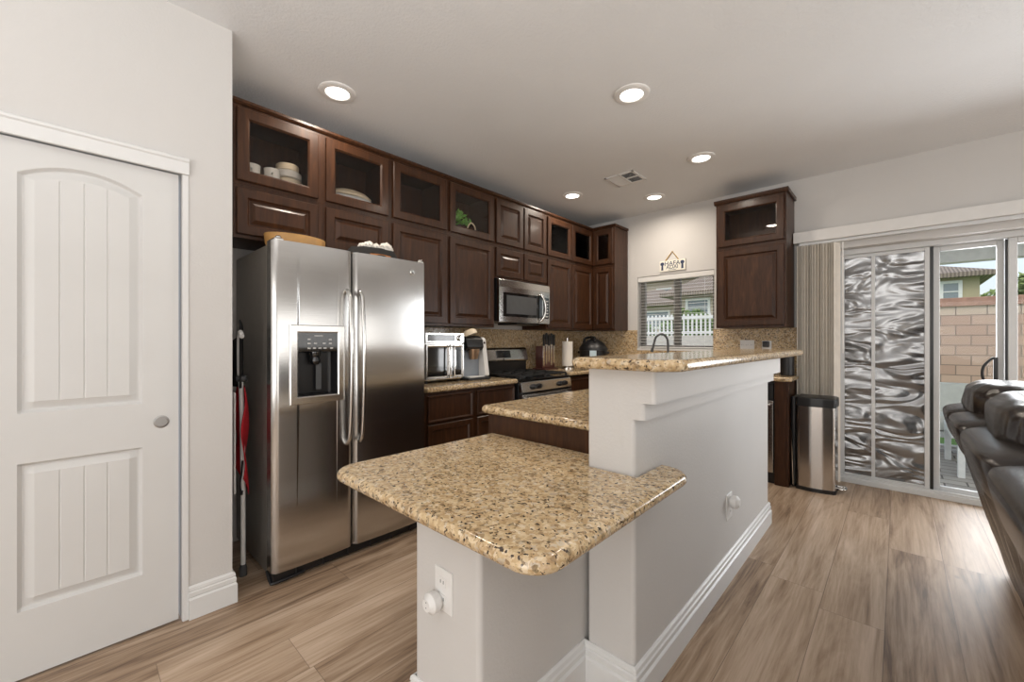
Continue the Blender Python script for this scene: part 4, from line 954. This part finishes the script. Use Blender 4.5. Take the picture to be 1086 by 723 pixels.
MB().tube([(-.664, 4.252, .02), (-.672, 4.250, .30), (-.676, 4.250, .48)], .006, 8, 3).build('side_rod', 'chrome', tc)

# ================================================================= LEATHER SOFA (seen from behind its far end)
sf = thing('leather_sofa', (.62, 2.6, 0), 'dark brown leather reclining sofa with puffy backs along the right edge', 'sofa')
S0, S1 = .62, 3.50                                            # along Y
def backshape(t): return .425 - .215 * t                      # x of the outer back from floor (t=0) to top (t=1)
m = MB().grid(60, 14, lambda u, v: Vector((backshape(v) + .012 * math.sin(u * 60) * math.sin(v * 3.1) + .010 * mnoise.noise(Vector((u * 30, v * 5, 0))), S0 + u * (S1 - S0) - .06 * (1 - v) * (u > .5) * u, .02 + v * .845)))
o = m.build('back_panel', 'leather', sf); q = o.modifiers.new('th', 'SOLIDIFY'); q.thickness = .03; q.offset = 1
def pillow(c, r, ry=0, amp=.05, sq=.55, name='cushion', fr=3.0, gather=False):
    m = MB(); res = bmesh.ops.create_icosphere(m.bm, subdivisions=5, radius=1)
    c = Vector(c); rot = Matrix.Rotation(ry, 3, 'Y')
    for v in res['verts']:
        d = v.co.normalized(); e = Vector([math.copysign(abs(x) ** sq, x) for x in d])
        wr = amp * mnoise.noise(Vector((d.x * fr, d.y * fr * 1.2, d.z * fr)) + c * 3)
        if gather: wr += amp * .8 * mnoise.noise(Vector((d.x * 2.2, d.y * 8.5, d.z * 2.0)) + c * 5) * (1.15 - abs(d.z) * .5)
        e = e * (1 + wr); v.co = c + rot @ Vector((e.x * r[0], e.y * r[1], e.z * r[2]))
    return m.build(name, 'leather', sf, angle=180)
secs = [(S1 - .20, .19), (S1 - .62, .24), (S1 - 1.22, .35), (S1 - 1.94, .35), (S1 - 2.62, .31)]
for k, (y, hw_) in enumerate(secs):
    pillow((.285, y, .825), (.095, hw_, .088), R(-14), .012, .42, 'back_roll', 2.0)
heads = [(S1 - .37, .36), (S1 - 1.12, .38), (S1 - 1.88, .37), (S1 - 2.55, .29)]
for y, hw_ in heads:
    pillow((.455, y, .940), (.205, hw_, .112), R(6), .045, .66, 'headrest', 2.4, gather=True)
    pillow((.60, y, .66), (.13, hw_, .20), R(-14), .04, .5, 'back_cushion')
    pillow((.90, y, .40), (.36, hw_, .13), 0, .025, .4, 'seat_cushion')
    o_ = []
    for u in range(13):
        a = R(-15 + 195 * u / 12); o_.append((.455 + .198 * math.cos(a), y + .12 * hw_, .940 + .108 * math.sin(a)))
    MB().tube(o_, .006, 6, 3).build('seam', 'leather', sf)
MB().box(.46, 1.24, S0 + .02, S1 - .05, .06, .30, .03).build('base', 'leather', sf)
for y in (S1 - .10, S0 + .10): pillow((.86, y, .52), (.40, .12, .14), 0, .03, .5, 'armrest')
for y in (S1 - .12, S0 + .12):
    for x in (.50, 1.18): MB().box(x - .03, x + .03, y - .03, y + .03, 0, .062, .004).build('foot', 'black', sf)

# ================================================================= OUTSIDE
struct('floor_patio', MB().box(-3.2, 9, YB + .26, 7.2, -.14, -.03), 'paver')
struct('trim_curb', MB().box(-3.2, 9, 7.2, 7.32, -.14, -.005, .01), 'conc')
tag(MB().box(-40, 40, 7.32, 60, -.16, -.045).build('lawn', 'grass'), 'green lawn beyond the patio pavers', 'lawn', kind='stuff')
bw = thing('block_wall', (4, 11.9, -.04), 'pink masonry block wall at the end of the yard', 'wall')
MB().box(-1.2, 14, 11.9, 12.1, -.04, 1.755).build('blocks', 'block', bw, smooth=False)
MB().box(-1.2, 14, 11.9, 12.1, 1.755, 1.93).build('top_course', 'block2', bw, smooth=False)
MB().box(-1.2, 14, 11.86, 12.14, 1.93, 2.10, .01).build('cap', 'cap', bw)
pcv = thing('patio_cover', (2, 6, 2.2), 'white patio cover with ribbed soffit beyond the sliding door', 'patio cover')
MB().box(-.6, 7, YW + .01, 7.55, 2.50, 2.60).build('soffit', 'pwhite', pcv)
for k in range(24): MB().box(-.55 + k * .3, -.53 + k * .3, YW + .02, 7.2, 2.485, 2.499).build('batten', 'dgrey', pcv)
MB().box(-.6, 7, 7.25, 7.43, 2.20, 2.499, .006).build('beam', 'pwhite', pcv)
# patio furniture
ot = thing('patio_table', (.55, 6.1, -.03), 'low white metal patio table on the pavers outside the door', 'table')
for x, y in ((.43, 5.72), (.39, 6.5), (1.05, 5.72), (1.05, 6.5)): MB().box(x - .025, x + .025, y - .03, y + .03, -.03, .34, .004).build('leg', 'pwhite', ot)
MB().box(.36, 1.08, 5.66, 6.55, .341, .39, .006).build('tabletop', 'pwhite', ot)
ls = thing('patio_bench', (.9, 6.9, -.03), 'white patio bench with pale cushions standing behind the low patio table', 'bench')
MB().box(.2, 1.9, 6.68, 7.12, .17, .24, .01).build('seat_frame', 'pwhite', ls)
MB().box(.22, 1.88, 6.68, 7.05, .245, .42, .03).build('seat_cushion', 'sage', ls)
MB().box(.2, 1.9, 7.06, 7.15, .30, .76, .02).build('backrest', 'sage', ls)
for x in (.24, 1.86):
    for y in (6.72, 7.1): MB().box(x - .025, x + .025, y - .025, y + .025, -.03, .169, .004).build('leg', 'pwhite', ls)
# houses
def house(label, x0, x1, y0, y1, z1, mat, wins, ridge, ov=.5):
    t = thing('house', ((x0 + x1) / 2, (y0 + y1) / 2, -.04), label, 'house')
    MB().box(x0, x1, y0, y1, -.04, z1).build('walls', mat, t, smooth=False)
    xm0, xm1 = x0 + (y1 - y0) * .45, x1 - (y1 - y0) * .45; ym = (y0 + y1) / 2
    if xm0 > xm1: xm0 = xm1 = (x0 + x1) / 2
    m = MB(); B = [m.bm.verts.new(p) for p in ((x0 - ov, y0 - ov, z1), (x1 + ov, y0 - ov, z1), (x1 + ov, y1 + ov, z1), (x0 - ov, y1 + ov, z1))]
    B2 = [m.bm.verts.new(v.co + Vector((0, 0, .16))) for v in B]
    T = [m.bm.verts.new((xm0, ym, ridge)), m.bm.verts.new((xm1 + .01, ym, ridge))]
    m.bm.faces.new(B[::-1])
    for i in range(4): m.bm.faces.new((B[i], B[(i + 1) % 4], B2[(i + 1) % 4], B2[i]))
    m.bm.faces.new((B2[0], B2[1], T[1], T[0])); m.bm.faces.new((B2[2], B2[3], T[0], T[1])); m.bm.faces.new((B2[1], B2[2], T[1])); m.bm.faces.new((B2[3], B2[0], T[0]))
    m.build('roof', 'roof', t, smooth=False)
    for wx0, wx1, wz0, wz1 in wins:
        f = MB()
        for a in ((wx0, wx1, wz0 - .1, wz0), (wx0, wx1, wz1, wz1 + .1), (wx0 - .1, wx0, wz0 - .1, wz1 + .1), (wx1, wx1 + .1, wz0 - .1, wz1 + .1)): f.box(a[0], a[1], y0 - .06, y0, a[2], a[3])
        f.box(wx0, wx1, y0 - .05, y0, (wz0 + wz1) / 2 - .02, (wz0 + wz1) / 2 + .02)
        f = f.build('window', 'pwhite', t); MB().box(wx0, wx1, y0 - .03, y0 - .005, wz0, wz1).build('pane', 'pane', f)
    return t
house('tan neighbour house with tile roof above the block wall', -3.0, 2.1, 22, 30, 3.55, 'stucco', [(1.2, 1.58, 2.75, 3.35)], 4.9, .35)
house('low cream house seen through the left half of the kitchen window', -13.8, -8.65, 23.1, 28, 3.25, 'stucco2', [(-10.9, -9.5, 2.05, 2.9)], 4.5)
house('tall two-storey cream house behind the low one in the kitchen window', -16, -10.4, 31, 37, 5.8, 'stucco2', [(-13.6, -12.6, 4.3, 5.2)], 7.0)
house('cream house seen through the right half of the kitchen window', -7.1, -4.6, 18.0, 22, 3.15, 'stucco2', [(-6.55, -5.75, 2.35, 2.95)], 4.5)
tag(MB().box(-6.5, -1.3, 8.5, 8.65, -.04, 1.36).build('garden_wall', 'conc'), 'low pale wall below the white rail fence outside the kitchen window', 'wall')
wf = thing('rail_fence', (-3.8, 8.57, 1.36), 'white picket rail fence outside the kitchen window', 'fence')
MB().box(-6.5, -1.3, 8.55, 8.60, 1.70, 1.76).build('rail', 'pwhite', wf); MB().box(-6.5, -1.3, 8.55, 8.60, 1.40, 1.45).build('rail', 'pwhite', wf)
for k in range(62): MB().box(-6.5 + k * .084, -6.467 + k * .084, 8.56, 8.59, 1.361, 1.80).build('picket', 'pwhite', wf)
# trees and shrubs
def tree(label, x, y, h, r, mat, n=900, z0=0, name='tree'):
    t = thing(name, (x, y, -.04), label, 'tree' if name == 'tree' else 'shrub')
    if z0: MB().tube([(x, y, -.04), (x + .1, y, z0 * .6), (x, y + .1, z0 + r * .4)], lambda u: .13 * (1.2 - .7 * u), 10, 5).build('trunk', 'bark', t)
    rnd = random.Random(int(x * 100)); m = MB()
    cl = [Vector((rnd.gauss(0, .45), rnd.gauss(0, .45), rnd.uniform(-.5, .8))) for _ in range(9)]
    for k in range(n):
        c = rnd.choice(cl); d = Vector((rnd.gauss(0, 1), rnd.gauss(0, 1), rnd.gauss(0, 1))).normalized() * .45 * rnd.random() ** .4
        p = Vector((x, y, z0 + (h - z0) * .5)) + Vector(((c.x + d.x) * r, (c.y + d.y) * r, (c.z + d.z) * (h - z0) * .5))
        u_ = Vector((rnd.gauss(0, 1), rnd.gauss(0, 1), rnd.gauss(0, 1))).normalized(); v_ = u_.orthogonal().normalized(); s = rnd.uniform(.04, .10)
        m.bm.faces.new([m.bm.verts.new(q) for q in (p + u_ * s, p + v_ * s * .55, p - u_ * s, p - v_ * s * .55)])
    o = m.build('crown', mat, t, smooth=False)
tree('pale green tree behind the block wall, right of the tan house', 2.35, 15.8, 2.95, .75, 'leaf2', 3000, 1.2)
tree('green tree behind the block wall at the right edge of the patio door', 4.4, 18.0, 4.9, 1.4, 'leaf2', 6000, 1.4)
tree('dark shrub in front of the cream houses, seen through the kitchen window', -8.2, 15.4, 2.3, 1.0, 'leaf', 4000, .3, 'shrub')
tree('round green shrub right of the dark shrub, seen through the kitchen window', -5.2, 14.6, 2.2, .75, 'leaf', 3500, .3, 'shrub')
